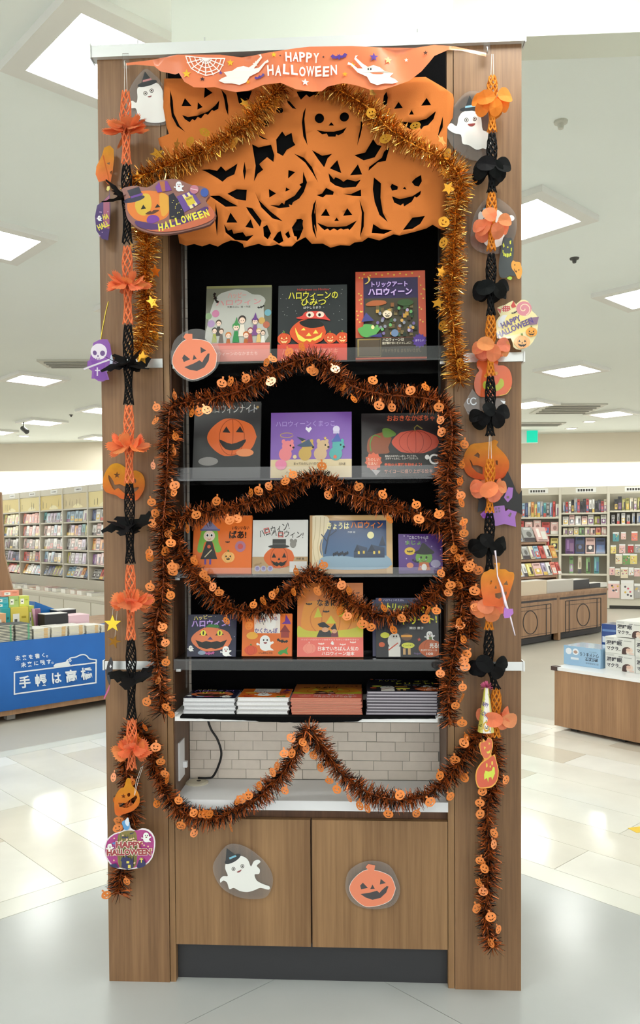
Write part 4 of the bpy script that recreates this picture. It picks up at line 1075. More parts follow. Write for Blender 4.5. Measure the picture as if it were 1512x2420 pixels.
B1 = [(384,1685),(376,1600),(370,1530),(366,1480),(384,1400),(386,1320),(384,1250),(392,1160),(396,1080),(398,1010),(404,965),(440,950),(510,938),(570,922),(625,890),(680,862),(735,845),(775,868),(820,905),(870,925),(940,935),(1000,940),(1050,955),(1068,1000),(1066,1060),(1058,1120),(1062,1200),(1070,1270),(1085,1350),(1092,1420),(1080,1500),(1068,1570,-.05),(1060,1640,-.085),(1062,1712,-.085)]
tinsel('copper_tinsel', 'black and orange tinsel framing the shelves from tray to top peak', [B1], -.042, .038, BRN, M_tinsel, 3900, [CH_ME], .036, 'pumpkin_charm', 'black and orange tinsel garlands')
tinsel('copper_tinsel', 'black and orange tinsel peaking in front of the second shelf edge', [[(400,1225),(440,1220),(520,1205),(600,1185),(680,1155),(752,1122),(810,1160),(870,1180),(930,1200),(1000,1222),(1058,1252)]], -.026, .036, BRN, M_tinsel, 3900, [CH_ME], .045, 'pumpkin_charm', 'black and orange tinsel garlands')
tinsel('copper_tinsel', 'black and orange tinsel hanging in two swags across the fourth shelf books', [[(398,1230),(425,1300),(462,1362),(505,1412),(555,1440),(610,1446),(660,1420),(705,1380),(740,1345),(780,1385),(830,1425),(880,1450),(930,1456),(985,1436),(1030,1400),(1062,1360),(1090,1310),(1104,1360),(1112,1430),(1108,1510)]], -.03, .036, BRN, M_tinsel, 3900, [CH_ME], .037, 'pumpkin_charm', 'black and orange tinsel garlands')
tinsel('copper_tinsel', 'long black and orange tinsel swagging below the counter and down both pillars', [[(280,2112),(286,2060),(298,1990),(312,1920),(300,1840),(296,1770),(318,1715),(350,1760),(372,1830),(400,1885),(440,1925),(500,1935),(560,1912),(620,1876),(665,1830),(700,1775,-.06),(727,1722,-.1),(760,1765,-.06),(800,1820),(850,1862),(915,1888),(985,1886),(1040,1855),(1085,1800),(1125,1742),(1150,1722),(1168,1770),(1162,1850),(1150,1930),(1156,2010),(1152,2080),(1148,2140),(1150,2190),(1165,2240)]], -.034, .036, BRN, M_tinsel, 3900, [CH_ME], .036, 'pumpkin_charm', 'black and orange tinsel garlands')

# ---------------------------------------------------------------- paper chain garlands
def ribbon(mb, a, b, w, col):
    d = (b-a).normalized(); s1 = d.cross(Vector((0, 1, 0)));
    if s1.length < .1: s1 = d.cross(Vector((1, 0, 0)))
    s1 = s1.normalized()*w/2; s2 = d.cross(s1).normalized()*w*.3
    mb.face([a-s1-s2, a+s1-s2, b+s1-s2, b-s1-s2], col); mb.face([a+s1+s2, a-s1+s2, b-s1+s2, b+s1+s2], col)
    mb.face([a+s1-s2, a+s1+s2, b+s1+s2, b+s1-s2], col); mb.face([a-s1+s2, a-s1-s2, b-s1-s2, b-s1+s2], col)
def chain(mb, P0, P1, r0, r1, col, n=5, rh=.014, w=.0026, fat=.5):
    """open net tube between two points"""
    L = (P1-P0).length; k = max(3, int(L/rh)); prev = None
    for i in range(k+1):
        f = i/k; c = P0.lerp(P1, f); r = r0+(r1-r0)*math.sin(PI*min(1, f*fat*2 if fat else f))
        ring = [c+Vector((math.cos(2*PI*(j+.5*(i % 2))/n)*r, math.sin(2*PI*(j+.5*(i % 2))/n)*r*.8, 0)) for j in range(n)]
        if prev:
            for j in range(n):
                if i % 2: ribbon(mb, prev[j], ring[j], w, col); ribbon(mb, prev[(j+1) % n], ring[j], w, col)
                else: ribbon(mb, prev[j], ring[j], w, col); ribbon(mb, prev[j], ring[(j+1) % n], w, col)
        prev = ring
def petal(mb, c, d, up, L, w, col, kind):
    side = d.cross(up).normalized()
    if kind == 'round':
        nrm = (d+Vector((0, -1.1, 0))).normalized(); cc = c+d*L*.72
        e1 = nrm.cross(Vector((0, 0, 1)))
        e1 = (e1 if e1.length > .05 else Vector((1, 0, 0))).normalized(); e2 = nrm.cross(e1)
        dd = (d-nrm*d.dot(nrm)); dd = dd.normalized() if dd.length > .05 else e2; ss = nrm.cross(dd)
        pts = [cc+dd*w*1.18*math.cos(2*PI*k/14)+ss*w*.95*math.sin(2*PI*k/14)-nrm*(.004*math.cos(2*PI*k/7)) for k in range(14)]
        mb.face([c+ss*.004, c-ss*.004, cc-ss*.004, cc+ss*.004], col)
    elif kind == 'fringe':
        prof = [(0, .25), (.35, .55), (.7, .95), (.86, 1.0), (.92, .7), (1.0, .8), (.93, .36), (1.05, .3), (.95, 0)]
        pts = [c+d*L*a+side*w*b+up*(.012*a*a) for a, b in prof]+[c+d*L*a-side*w*b+up*(.012*a*a) for a, b in prof[::-1][1:]]
    else:
        prof = [(0, .5), (.3, .75), (.45, .6), (.62, .8), (.78, .5), (1.02, .15), (.98, -.25), (.8, -.15), (.66, -.5), (.5, -.25), (.34, -.6), (.18, -.3), (0, -.5)]
        pts = [c+d*L*a+side*w*b+up*(.01*a) for a, b in prof]
    ctr = sum(pts, Vector())/len(pts)
    for i in range(len(pts)): mb.face([ctr, pts[i], pts[(i+1) % len(pts)]], col)
def burst(c, n, L, w, col, kind, tilt, tiers=2, seed=0):
    mb = MB(); r = random.Random(seed)
    for ti in range(tiers):
        for i in range(n):
            an = 2*PI*(i+.5*ti)/n+r.uniform(-.2, .2); el_ = tilt+(ti-(tiers-1)/2)*(.75 if kind == 'round' else .5)+r.uniform(-.25, .25)
            d = Vector((math.cos(an)*math.cos(el_), math.sin(an)*math.cos(el_)*.6, math.sin(el_))).normalized()
            up = Vector((0, 0, 1))-d*d.z; up = (up.normalized()+Vector((r.uniform(-.5, .5), -r.uniform(.2, 1.5), 0))).normalized(); up = (up-d*up.dot(d)).normalized()
            petal(mb, c+Vector((0, 0, (ti-.5)*-.012)), d, up, L*r.uniform(.8, 1.1), w*r.uniform(.85, 1.1), tuple(min(255, v*r.uniform(.92, 1.06)) for v in col), kind)
    return mb
def garland(label, segs, x_of, y, side):
    px0, py0 = x_of(segs[0][1]), segs[0][1]
    ax, az = pu(px0, py0, y)
    t = thing('paper_garland', label, 'garland', UW(ax, y, az), UA)
    def V(py): q = pu(x_of(py), py, y); return Vector((q[0]-ax, 0, q[1]-az))
    for i, sg in enumerate(segs):
        kind, p0, p1, pc, col = sg
        if kind == 'string':
            MB().tube([V(p0)+Vector((-.002, 0, 0)), V(p1)+Vector((-.004, 0, 0))], .0007, 5).build('string', M_string, t)
            MB().tube([V(p0)+Vector((.002, 0, 0)), V(p1)+Vector((.004, 0, 0))], .0007, 5).build('string', M_string, t); continue
        mb = MB(); blk = sum(col) < 150
        if side == 'l':
            chain(mb, V(p0), V(pc), .009, .0145, col, 5, .015, .0030); chain(mb, V(pc), V(p1), .0145, .0095, col, 5, .015, .0030, .5)
            mb.build('paper_chain', M_paper, t)
            if blk: burst(V(pc), 4, .076, .032, col, 'bat', .05, 2, i).build('paper_bat', M_paper, t)
            else: burst(V(pc), 7, .060, .019, col, 'fringe', .0, 3, i).build('paper_burst', M_paper, t)
        else:
            cc = col if blk else (232, 146, 48)
            chain(mb, V(p0), V(pc), .008, .014, cc, 6, .010, .0034); chain(mb, V(pc), V(p1), .013, .007, cc, 6, .010, .0034)
            mb.build('paper_chain', M_paper, t)
            burst(V(pc), 5, .054, .0215, col, 'round', -.2, 2, i+20).build('paper_flower', M_paper, t)
OR = (248, 144, 92); OR2 = (250, 152, 108); BL = (22, 22, 23)
lx = lambda py: 297+(py-215)*.0095 if py < 1700 else 311
garland('tissue garland of orange bursts and black bats down the left pillar', [
    ('string', 150, 218, 0, 0), (0, 215, 388, 302, OR), (0, 390, 575, 470, BL), (0, 582, 766, 668, OR), (0, 768, 956, 866, BL), (0, 958, 1142, 1052, OR), (0, 1143, 1332, 1245, BL), (0, 1335, 1512, 1418, OR), (0, 1512, 1700, 1604, BL), (0, 1700, 1818, 1768, OR)], lx, -.088, 'l')
rx_ = lambda py: 1163-(py-180)*.006 if py < 1600 else 1172
garland('tissue garland of orange and black round-petal flowers down the right pillar', [
    ('string', 128, 185, 0, 0), (0, 180, 312, 238, (246, 150, 60)), (0, 316, 455, 398, BL), (0, 456, 592, 530, OR2), (0, 600, 745, 680, BL), (0, 746, 888, 818, OR2), (0, 890, 1030, 978, BL), ('string', 1030, 1088, 0, 0), (0, 1085, 1212, 1150, OR2), (0, 1213, 1352, 1285, BL), (0, 1375, 1488, 1432, OR2), (0, 1490, 1628, 1572, BL), (0, 1626, 1742, 1690, OR2)], rx_, -.062, 'r')
# ================================================================ small cut-outs
def smile_pumpkin(S, cx, cy, rx, ry, rot, body, dark='#4a4446', stem=True, rim='#fbe6dc'):
    R = lambda p: xf(p, cx, cy, 1, rot)
    st_ = R([(-rx*.12, -ry*.85), (-rx*.3, -ry*1.12), (-rx*.18, -ry*1.28), (rx*.12, -ry*1.2), (rx*.06, -ry*.85)])
    S.P(lobed(cx, cy, rx*1.02, ry*1.025, rot), rim); S.P(st_, body); S.P(lobed(cx, cy, rx, ry, rot), body)
    S.P(R([(-rx*.42, -ry*.3), (-rx*.2, -ry*.02), (-rx*.5, ry*.05), (-rx*.54, -ry*.15)]), dark)
    S.P(R([(rx*.36, -ry*.5), (rx*.58, -ry*.28), (rx*.32, -ry*.2)]), dark); S.P(R([(0, -ry*.2), (rx*.1, ry*.02), (-rx*.1, ry*.04)]), dark)
    S.P(R([(-rx*.52, ry*.3), (-rx*.1, ry*.22), (rx*.2, ry*.12), (rx*.3, ry*.24), (rx*.42, ry*.08), (rx*.62, -ry*.12), (rx*.7, -ry*.1), (rx*.6, ry*.22), (rx*.35, ry*.5), (0, ry*.6), (-rx*.3, ry*.48)]), dark)
def hat_ghost(t, fm, zf, body, cone, brim, band, eyes, mouth, film, bandcol='#8fc3d8'):
    filmsheet(t, fm, film)
    S = Sheet(fm, -.0009)
    S.P(sm(zf(*body)), '#f3f3ee'); S.P(zf(*cone), '#33363a'); S.P(zf(*brim), '#33363a'); S.P(zf(*band), bandcol)
    for (x, y, r) in eyes: S.P(zf(*ell(x, y, r, r*1.05, 12)), '#4a4a48'); S.P(zf(*ell(x, y, r*.7, r*.75, 12)), '#e6e2dc'); S.P(zf(*ell(x, y, r*.35, r*.4, 8)), K)
    S.P(zf(*mouth), '#8e4a4a'); S.build('ghost_print', M_gloss, t)
t, fm = deco('ghost_cutout', 'laminated ghost with black witch hat at top of the left pillar', 'cutout', 352, 290, -.006)
hat_ghost(t, fm, z1, [(335,420),(345,395),(400,385),(455,368),(480,385),(498,420),(500,470),(515,530),(520,605),(470,622),(400,618),(370,600),(345,605),(325,590),(335,560),(325,530),(300,530),(278,520),(280,495),(305,482),(330,495),(338,460)],
    [(385,295),(430,352),(362,368)], ell(400,372,64,17,16,-.25), [(372,350),(425,338),(428,350),(370,364)], [(388,435,13),(428,418,13)], ell(415,452,13,9,10,-.2,0,PI), sm(z1((380,280),(440,310),(500,380),(530,480),(530,620),(440,640),(340,625),(270,560),(265,480),(300,380))), '#c98a8a')
t, fm = deco('ghost_cutout', 'laminated ghost with black witch hat at top of the right pillar', 'cutout', 1110, 370, -.006)
hat_ghost(t, fm, z2, [(1035,590),(1060,555),(1110,545),(1160,560),(1180,600),(1190,670),(1240,690),(1235,790),(1190,785),(1150,795),(1100,765),(1060,755),(1050,700),(1010,690),(970,665),(965,640),(990,625),(1020,645),(1030,620)],
    [(1105,448),(1145,520),(1075,535)], ell(1108,532,66,15,16,-.12), [(1078,515),(1140,508),(1142,520),(1076,528)], [(1085,605,14),(1138,598,13)], ell(1117,628,24,18,10,-.1,0,PI), sm(z2((1105,420),(1200,440),(1260,560),(1270,700),(1240,840),(1140,865),(1040,820),(965,720),(960,600),(1030,480))))
t, fm = deco('ghost_cutout', 'laminated ghost half hidden behind the second orange flower, right pillar', 'cutout', 1170, 598, -.008)
hat_ghost(t, fm, z2, [(1160,1230),(1170,1190),(1230,1170),(1290,1180),(1340,1220),(1370,1210),(1390,1225),(1385,1245),(1350,1260),(1330,1330),(1310,1400),(1240,1420),(1190,1380),(1170,1310)],
    [(1220,1120),(1250,1170),(1190,1185)], ell(1215,1182,40,11,16,-.1), [(1192,1168),(1245,1158),(1247,1168),(1190,1178)], [(1203,1240,13),(1250,1240,13)], ell(1225,1262,16,11,10,0,0,PI), sm(z2((1230,1090),(1330,1130),(1400,1210),(1400,1330),(1340,1440),(1220,1460),(1130,1420),(1110,1350),(1140,1200))))
t, fm = deco('ghost_cutout', 'laminated flying ghost with witch hat on the left cabinet door', 'cutout', 576, 2122, -.0005)
zd = lambda *p: Z(p, 230, 1660, 2.853)
hat_ghost(t, fm, zd, [(862,1120),(870,1080),(920,1045),(975,1035),(1015,1060),(1035,1105),(1055,1070),(1085,1060),(1100,1075),(1075,1100),(1095,1125),(1090,1155),(1060,1160),(1075,1200),(1120,1225),(1160,1240),(1155,1262),(1100,1250),(1060,1265),(1010,1278),(960,1270),(920,1250),(890,1258),(875,1215),(850,1200),(830,1215),(828,1190),(850,1170),(880,1168)],
    [(872,982),(940,1035),(865,1068)], ell(912,1055,60,22,16,-.5), [(888,1045),(932,1028),(938,1038),(892,1058)], [(918,1122,13),(978,1103,13)], ell(955,1133,18,11,10,-.5,0,PI), sm(zd((870,965),(960,958),(1060,1010),(1150,1100),(1185,1200),(1150,1300),(1080,1325),(960,1315),(850,1260),(790,1170),(785,1080))), '#7fc0d8')
for px, py, y, lb, film, args in ((459, 898, -.014, 'laminated salmon pumpkin taped at the left end of top shelf', sm([(404,840),(412,805),(440,782),(475,778),(505,795),(520,830),(515,865),(490,890),(455,902),(425,890),(408,868)]), (460, 848, 53, 49, -.2)),
                                  (880, 2148, -.0005, 'laminated salmon pumpkin on the right cabinet door', sm([(816,2100),(822,2062),(850,2040),(885,2034),(920,2045),(940,2080),(945,2110),(930,2138),(900,2148),(860,2146),(830,2130)]), (880, 2099, 54, 45, 0.))):
    t, fm = deco('pumpkin_cutout', lb, 'cutout', px, py, y)
    filmsheet(t, fm, film); S = Sheet(fm, -.0009); smile_pumpkin(S, *args, '#f08a66'); S.build('pumpkin_print', M_gloss, t)
# puffy HALLOWEEN sign
t, fm = deco('halloween_sign', 'puffy plastic sign with pumpkin, castle and yellow halloween lettering', 'sign', 405, 555, -.125)
so = sm(z1((262,1150),(250,1080),(240,1050),(280,1035),(330,1030),(400,1040),(440,1020),(480,995),(560,985),(600,990),(650,1010),(690,1025),(760,1035),(795,1060),(795,1095),(775,1125),(800,1160),(833,1195),(835,1230),(800,1275),(700,1305),(600,1328),(480,1338),(370,1315),(300,1270),(270,1220)), 2)
MB().prism([fm(*p) for p in so], -.006, .006, (146, 100, 92)).build('plastic_body', M_gloss, t)
S = Sheet(lambda a, b: fm(*z1((a, b))[0]), -.0062)
S.P(sm([(275,1150),(290,1100),(340,1070),(420,1060),(520,1080),(550,1130),(545,1190),(520,1235),(440,1260),(340,1250),(285,1200)]), '#e07c34'); S.P(sm([(340,1100),(380,1080),(420,1090),(430,1160),(400,1215),(350,1210),(325,1160)]), '#d8b23c'); S.P(sm([(480,1085),(530,1090),(548,1140),(535,1200),(495,1220)]), '#e0a23c')
S.P(ell(320,1115,70,18,16,-.25), '#33304a'); S.P([(275,1060),(350,1035),(372,1085),(300,1110)], '#2b2838'); S.P([(296,1098),(372,1075),(376,1088),(302,1110)], '#6a3f98')
S.P([(362,1180),(378,1150),(396,1175)], K); S.P([(452,1170),(468,1145),(486,1165)], K); S.P(sm([(390,1210),(420,1190),(432,1195),(445,1185),(480,1185),(450,1205),(425,1212)]), '#5a3420')
S.P(sm([(410,1225),(440,1215),(470,1225),(480,1250),(430,1270),(400,1255)]), '#7a3f9c')
S.P([(545,1240),(540,1090),(570,1075),(590,1110),(620,1120),(640,1210),(640,1245)], '#242030')
for k in range(14): S.E(550+rnd.uniform(0, 80), 1120+rnd.uniform(0, 110), 3, 3, '#d8c860', n=6)
S.P([(590,1100),(690,1060),(745,1140),(640,1200)], '#6a4a92'); S.P([(625,1090),(640,1084),(700,1168),(680,1178)], '#e8d8a0'); S.P([(655,1080),(668,1072),(725,1150),(710,1160)], '#e8d8a0'); S.P([(640,1110),(690,1090),(712,1140),(665,1160)], '#d8c040'); S.T('HAPPY', 672, 1112, 40, 14, '#3a2a5a', -.3)
S.P([(455,1040),(480,1005),(530,1000),(560,1060),(470,1075)], '#7a3f94'); S.P([(480,1005),(500,1070),(520,1065),(515,1002)], '#b06a3c')
ghostie(S, 605, 1035, 46, '#e8e8ec'); S.E(703, 1055, 28, 28, '#c07888'); S.E(768, 1075, 25, 28, '#3f5aa8'); S.S([(680,1050),(725,1060)], 5, '#e8c8d0')
S.P(sm([(400,1265),(480,1290),(600,1270),(720,1215),(790,1160),(830,1200),(825,1240),(760,1275),(640,1310),(500,1325),(400,1310)]), '#c86a4a'); S.P(sm([(330,1255),(420,1270),(520,1275),(640,1235),(770,1165),(790,1190),(700,1250),(560,1295),(430,1312),(345,1290)]), '#54356e')
for i, ch in enumerate('HALLOWEEN'):
    u = i/8; S.T(ch, 490+u*290, 1296-u*88-math.sin(u*PI)*6, 30 if ch != 'W' else 38, 48, '#e8dc4a', -.12-u*.35, .04)
S.build('sign_print', M_gloss, t)
# pale pumpkin ring hung at upper left
t, fm = deco('pumpkin_mobile', 'yellow to orange paper pumpkin hanging edge-on at upper left', 'cutout', 247, 430, -.03)
S = Sheet(fm, 0); oc = z1((110,830),(125,780),(160,765),(185,790),(188,850),(180,920),(165,1000),(150,1015),(130,990),(90,1000),(70,950),(75,900))
S.P(oc, ('#eaa83a', '#f0824e', 350, 420), [z1((140,880),(162,872),(158,890)), z1((160,935),(176,925),(170,955))]); S.S(z1((118,830),(135,900),(150,960),(155,1000)), 3, '#d8743a'); S.build('paper_body', M_paper, t)
# purple tag turned to the side
t, fm = deco('halloween_tag', 'purple dotted halloween tag turned sideways beside the left garland', 'tag', 245, 568, -.035)
oc = z1((160,1040),(158,1080),(120,1120),(80,1150),(66,1220),(75,1310),(110,1362),(150,1372),(160,1300),(164,1180))
card(t, fm, oc, (74, 46, 110)); S = Sheet(lambda a, b: fm(*z1((a, b))[0]), -.001)
S.P([(120,1122),(158,1085),(160,1180),(158,1300),(120,1290)], '#a85a78')
for k in range(12): S.E(80+rnd.uniform(0, 70), 1170+rnd.uniform(0, 180), 4, 4, '#c8a0d0', n=6)
ghostie(S, 95, 1232, 24); S.T('HA', 136, 1222, 38, 34, '#e8d84a', -.2, .04); S.T('HALL', 120, 1278, 76, 38, '#e8d84a', -.45, .04)
S.P([(145,1030),(160,1028),(162,1048),(150,1060),(140,1050)], '#d8c85a'); S.build('tag_print', M_gloss, t)
# small spider behind the gold tinsel
t, fm = deco('paper_spider', 'small black paper spider beside the left gold tinsel', 'cutout', 312, 592, -.012)
S = Sheet(fm, 0); S.E(314, 592, 5, 6, '#222020')
for k in (-1, 1):
    for j in range(3): S.S([(314, 592), (314+k*9, 584+j*7), (314+k*14, 590+j*8)], 1.4, '#222020')
S.build('spider_body', M_card, t)
# grim reaper
t, fm = deco('reaper_cutout', 'purple hooded skull reaper card with scythe on gold cords', 'cutout', 235, 900, -.045)
zr = lambda *p: Z(p, 180, 560, 3.436)
card(t, fm, zr((140,860),(200,830),(255,832),(275,870),(290,960),(285,1000),(265,1040),(245,1060),(250,1100),(270,1160),(240,1162),(215,1175),(180,1170),(150,1150),(125,1150),(130,1090),(90,1060),(92,1010),(110,1000),(125,930)), (136, 78, 168))
S = Sheet(lambda a, b: fm(*zr((a, b))[0]), -.001)
S.E(185, 932, 66, 66, '#e6dce8'); S.E(152, 942, 16, 20, '#6a4a86', -.3); S.E(215, 945, 20, 22, '#6a4a86'); S.E(178, 968, 6, 8, '#6a4a86')
for k in range(4): S.S([(150+k*14, 982), (152+k*14, 1000)], 4, '#6a4a86')
S.P(sm([(120,1010),(160,1005),(200,1020),(240,1010),(230,1080),(255,1150),(200,1160),(145,1140),(150,1070)]), '#7c3fa2'); S.P(rect(168, 1060, 178, 1130), '#e0d4e4'); S.P(rect(154, 1080, 196, 1089), '#e0d4e4'); S.S([(62,1074),(290,990)], 14, '#d9d0dc')
S.P(sm([(285,955),(298,990),(290,1050),(250,1095),(272,1040),(276,1000)]), '#c3cfe6'); S.build('reaper_print', M_gloss, t)
MB().tube([(*fm(*zr((200, 835))[0]), 0)[0:1]+(0,)+(fm(*zr((200, 835))[0])[1],), (fm(*zr((215, 740))[0])[0], 0, fm(*zr((215, 740))[0])[1]), (fm(*zr((240, 610))[0])[0], 0, fm(*zr((240, 610))[0])[1]), (fm(*zr((262, 525))[0])[0], 0, fm(*zr((262, 525))[0])[1])], .002, 6, (216, 190, 80)).build('gold_cord', M_gold, t)
# smiling yellow pumpkin with star eye
t, fm = deco('pumpkin_cutout', 'yellow to orange smiling pumpkin with star eye, left pillar', 'cutout', 292, 1185, -.012)
zl = lambda *p: Z(p, 200, 900, 4.84)
S = Sheet(lambda a, b: fm(*zl((a, b))[0]), 0)
S.P(sm([(205,1170),(230,1060),(290,970),(355,942),(420,960),(520,1030),(590,1025),(660,1070),(688,1150),(680,1240),(630,1330),(580,1370),(480,1350),(420,1350),(360,1310),(290,1290),(230,1260)]), ('#e8a830', '#f07840', 960, 1330),
    [[(p[0], p[1]) for p in star(370, 1078, 40, 16)], ell(560, 1145, 30, 32, 14), sm([(270,1080),(290,1090),(330,1150),(345,1190),(400,1180),(440,1200),(540,1225),(620,1215),(600,1250),(540,1285),(460,1290),(385,1225),(340,1250),(300,1190),(275,1130)], 2)])
S.build('paper_body', M_paper, t)
# foil stars
for px, py, lb, pts, col in ((264, 1498, 'gold glitter foil star hanging left of the tissue garland', star(266, 1474, 21, 9), (226, 196, 62)), (271, 1536, 'small dark gold foil star below the bigger glitter star', star(270, 1516, 17, 6, 5, .3), (140, 96, 30))):
    t, fm = deco('foil_star', lb, 'star', px, py, -.05); MB().prism([fm(*p) for p in pts], -.0012, .0012, col).build('star_body', M_gold, t)
    MB().tube([(fm(px, py-24)[0], 0, fm(px, py-24)[1]), (fm(px+6, py-95)[0], 0, fm(px+6, py-95)[1])], .0005, 4).build('thread', M_string, t)
# dark feather-like twist
t, fm = deco('paper_twist', 'black and pink twisted paper bat beside the left metal band', 'cutout', 250, 1650, -.05)
zt2_ = lambda *p: Z(p, 200, 1360, 4.84)
card(t, fm, zt2_((300,930),(325,990),(320,1080),(300,1180),(285,1260),(260,1190),(245,1090),(265,1000)), (34, 32, 38)); S = Sheet(lambda a, b: fm(*zt2_((a, b))[0]), -.001)
S.P([(298,1015),(310,1040),(295,1062),(286,1040)], '#e8e8ec'); S.P([(290,1240),(280,1310),(225,1420),(218,1400),(255,1320)], '#c85a8c'); S.build('twist_print', M_gloss, t)
# lower left pumpkin and tag
t, fm = deco('pumpkin_cutout', 'orange cut paper pumpkin hanging over lower left tinsel', 'cutout', 300, 1925, -.075)
S = Sheet(lambda a, b: fm(*zd((a, b))[0]), 0)
S.P(sm([(118,640),(150,585),(180,570),(195,520),(212,508),(225,525),(235,560),(265,590),(285,640),(280,690),(240,730),(190,750),(130,762),(115,720)]), ('#eda030', '#ee7838', 560, 745), [star(175, 632, 17, 7, 5), ell(212, 622, 10, 14, 10, .3), [(140,675),(190,680),(215,660),(262,625),(270,640),(240,690),(200,712),(150,705)]])
S.build('paper_body', M_paper, t)
def P3(fm, p): q = fm(*p); return (q[0], 0, q[1])
MB().tube([P3(fm, p) for p in ((338, 1810), (328, 1840), (318, 1880))], .0006, 5).build('string', M_string, t); MB().tube([P3(fm, p) for p in ((334, 1812), (322, 1845), (317, 1878))], .0006, 5).build('string', M_string, t)
t, fm = deco('halloween_tag', 'magenta dotted pumpkin tag reading happy halloween at lower left', 'tag', 306, 2052, -.075)
oc = sm(zd((45,1000),(60,930),(110,885),(160,870),(185,850),(210,800),(225,845),(260,865),(300,848),(350,860),(385,905),(390,970),(370,1050),(320,1100),(250,1122),(180,1125),(110,1110),(65,1060)), 2)
card(t, fm, oc, (240, 232, 236)); S = Sheet(lambda a, b: fm(*zd((a, b))[0]), -.001)
S.P([(218+(x-218)*.95, 985+(y-985)*.94) for x, y in sm([(45,1000),(60,930),(110,885),(160,872),(218,862),(300,850),(350,862),(385,905),(390,970),(370,1050),(320,1100),(250,1122),(180,1125),(110,1110),(65,1060)], 2)], '#b03a86')
S.P(sm([(140,900),(180,868),(250,866),(268,910),(270,1000),(262,1090),(230,1115),(150,1110),(135,1000)]), '#8a7a3c')
for k in range(8): S.S([(140+k*16, 880+k*2), (140+k*16+10, 1100)], 3, '#5a6a3a')
for k in range(46):
    a, r = rnd.uniform(0, 6.28), rnd.uniform(.5, .95); S.E(218+math.cos(a)*160*r, 985+math.sin(a)*115*r, 6, 6, '#f0c8a0', n=8)
S.P(bat_shape(190, 908, 50), '#3a3a5a'); S.P(bat_shape(235, 880, 30, -.3), '#3a3a5a'); ghostie(S, 332, 905, 48); ghostie(S, 88, 975, 40); S.P([(100,945),(125,935),(120,955)], '#5a8ad0')
S.T('HAPPY', 220, 955, 182, 44, '#a03a40', 0, .05, '#fbeedd', .06); S.T('HALLOWEEN', 216, 1005, 296, 44, '#a03a40', -.02, .05, '#fbeedd', .06)
S.P([(165,1105),(170,1070),(160,1060),(175,1035),(190,1045),(195,1020),(212,1045),(225,1040),(232,1062),(246,1030),(245,1110),(205,1122)], '#2c2a5a'); S.P(rect(200, 1065, 218, 1080), '#e8d860'); S.P(rect(210, 1090, 228, 1112), '#e8d860'); S.P(sm([(270,1108),(290,1050),(312,1050),(330,1085),(310,1105)]), '#2c2a5a'); S.P(rect(297, 1042, 303, 1075), '#f0e060'); S.P(rect(288, 1050, 312, 1056), '#f0e060'); S.P([(80,1090),(130,1080),(150,1112),(110,1108)], '#2c2a5a')
S.P(sm([(170,800),(200,788),(222,805),(215,850),(188,855),(176,830)]), '#5a9ad0'); S.P(sm([(190,795),(210,770),(218,800),(212,830),(196,820)]), '#dfe4ee'); S.build('tag_print', M_gloss, t)
# ---- right pillar
t, fm = deco('cat_cutout', 'black cat card with yellow grin holding a small pumpkin', 'cutout', 1205, 660, -.03)
zc = lambda *p: Z(p, 1000, 560, 4.84)
card(t, fm, sm(zc((880,200),(895,100),(910,20),(930,-5),(960,15),(1000,10),(1020,40),(1035,110),(1030,230),(1010,300),(1010,340),(1060,420),(1050,450),(990,440),(940,470),(880,460),(862,380),(865,280)), 2), (74, 78, 80)); S = Sheet(lambda a, b: fm(*zc((a, b))[0]), -.001)
Yg = '#d4d84a'
for k in range(5): S.P(rect(915+k*19, 190+(k % 2)*6+abs(k-2)*-4, 930+k*19, 236-abs(k-2)*8), Yg)
S.P([(905,90),(920,65),(930,110),(915,125)], Yg); S.P([(985,50),(1005,40),(1002,85),(988,85)], Yg); S.E(965, 120, 8, 10, Yg); S.P([(905,150),(916,155),(916,190),(906,185)], Yg); S.P([(1000,130),(1012,125),(1010,165),(1000,170)], Yg)
S.P(sm([(1010,290),(1030,270),(1050,285),(1100,290),(1118,330),(1130,400),(1110,470),(1080,480),(1060,440),(1040,400),(1015,370),(1005,330)]), '#eaa24a'); S.E(1045, 322, 6, 8, K); S.E(1092, 380, 6, 8, K); S.P(sm([(1035,360),(1055,390),(1070,385),(1068,410),(1045,395)]), '#7a4a1c'); S.P(sm([(955,470),(985,455),(1015,465),(1000,495),(975,490)]), '#a8c84a'); S.build('cat_print', M_gloss, t)
t, fm = deco('halloween_tag', 'sweets and pumpkins tag reading happy halloween, right edge', 'tag', 1225, 825, -.035)
card(t, fm, sm(zc((845,1160),(835,960),(880,900),(840,815),(930,780),(1020,730),(1060,770),(1120,720),(1200,740),(1245,850),(1310,920),(1300,1100),(1270,1170),(1220,1240),(1110,1290),(1030,1260),(1000,1160)), 2), (236, 222, 168)); S = Sheet(lambda a, b: fm(*zc((a, b))[0]), -.001)
S.P(sm([(850,980),(900,900),(960,900),(930,960),(900,1000),(870,1040)]), '#e6e6e6'); S.P(sm([(960,900),(1080,880),(1200,960),(1200,1060),(1080,1110),(940,1140),(880,1120),(920,1000)]), '#f0dc8a')
S.E(1150, 820, 88, 84, '#d88a94'); S.P(stroke([(1150+math.cos(a*.5)*(10+a*4.6), 822+math.sin(a*.5)*(10+a*4.4)) for a in range(0, 16)], 10), '#f4d8b8')
S.P(xf([(-60,-28),(0,-46),(60,-28),(60,28),(0,46),(-60,28)], 945, 822, .8, -.2), '#c84a44'); S.P([(838,815),(892,830),(880,880)], '#c84a44'); S.P([(1000,790),(1030,730),(1062,800),(1020,815)], '#c84a44')
for k in range(16): S.E(905+k % 4*24, 790+k//4*20, 6, 6, '#f6e6dc', n=6)
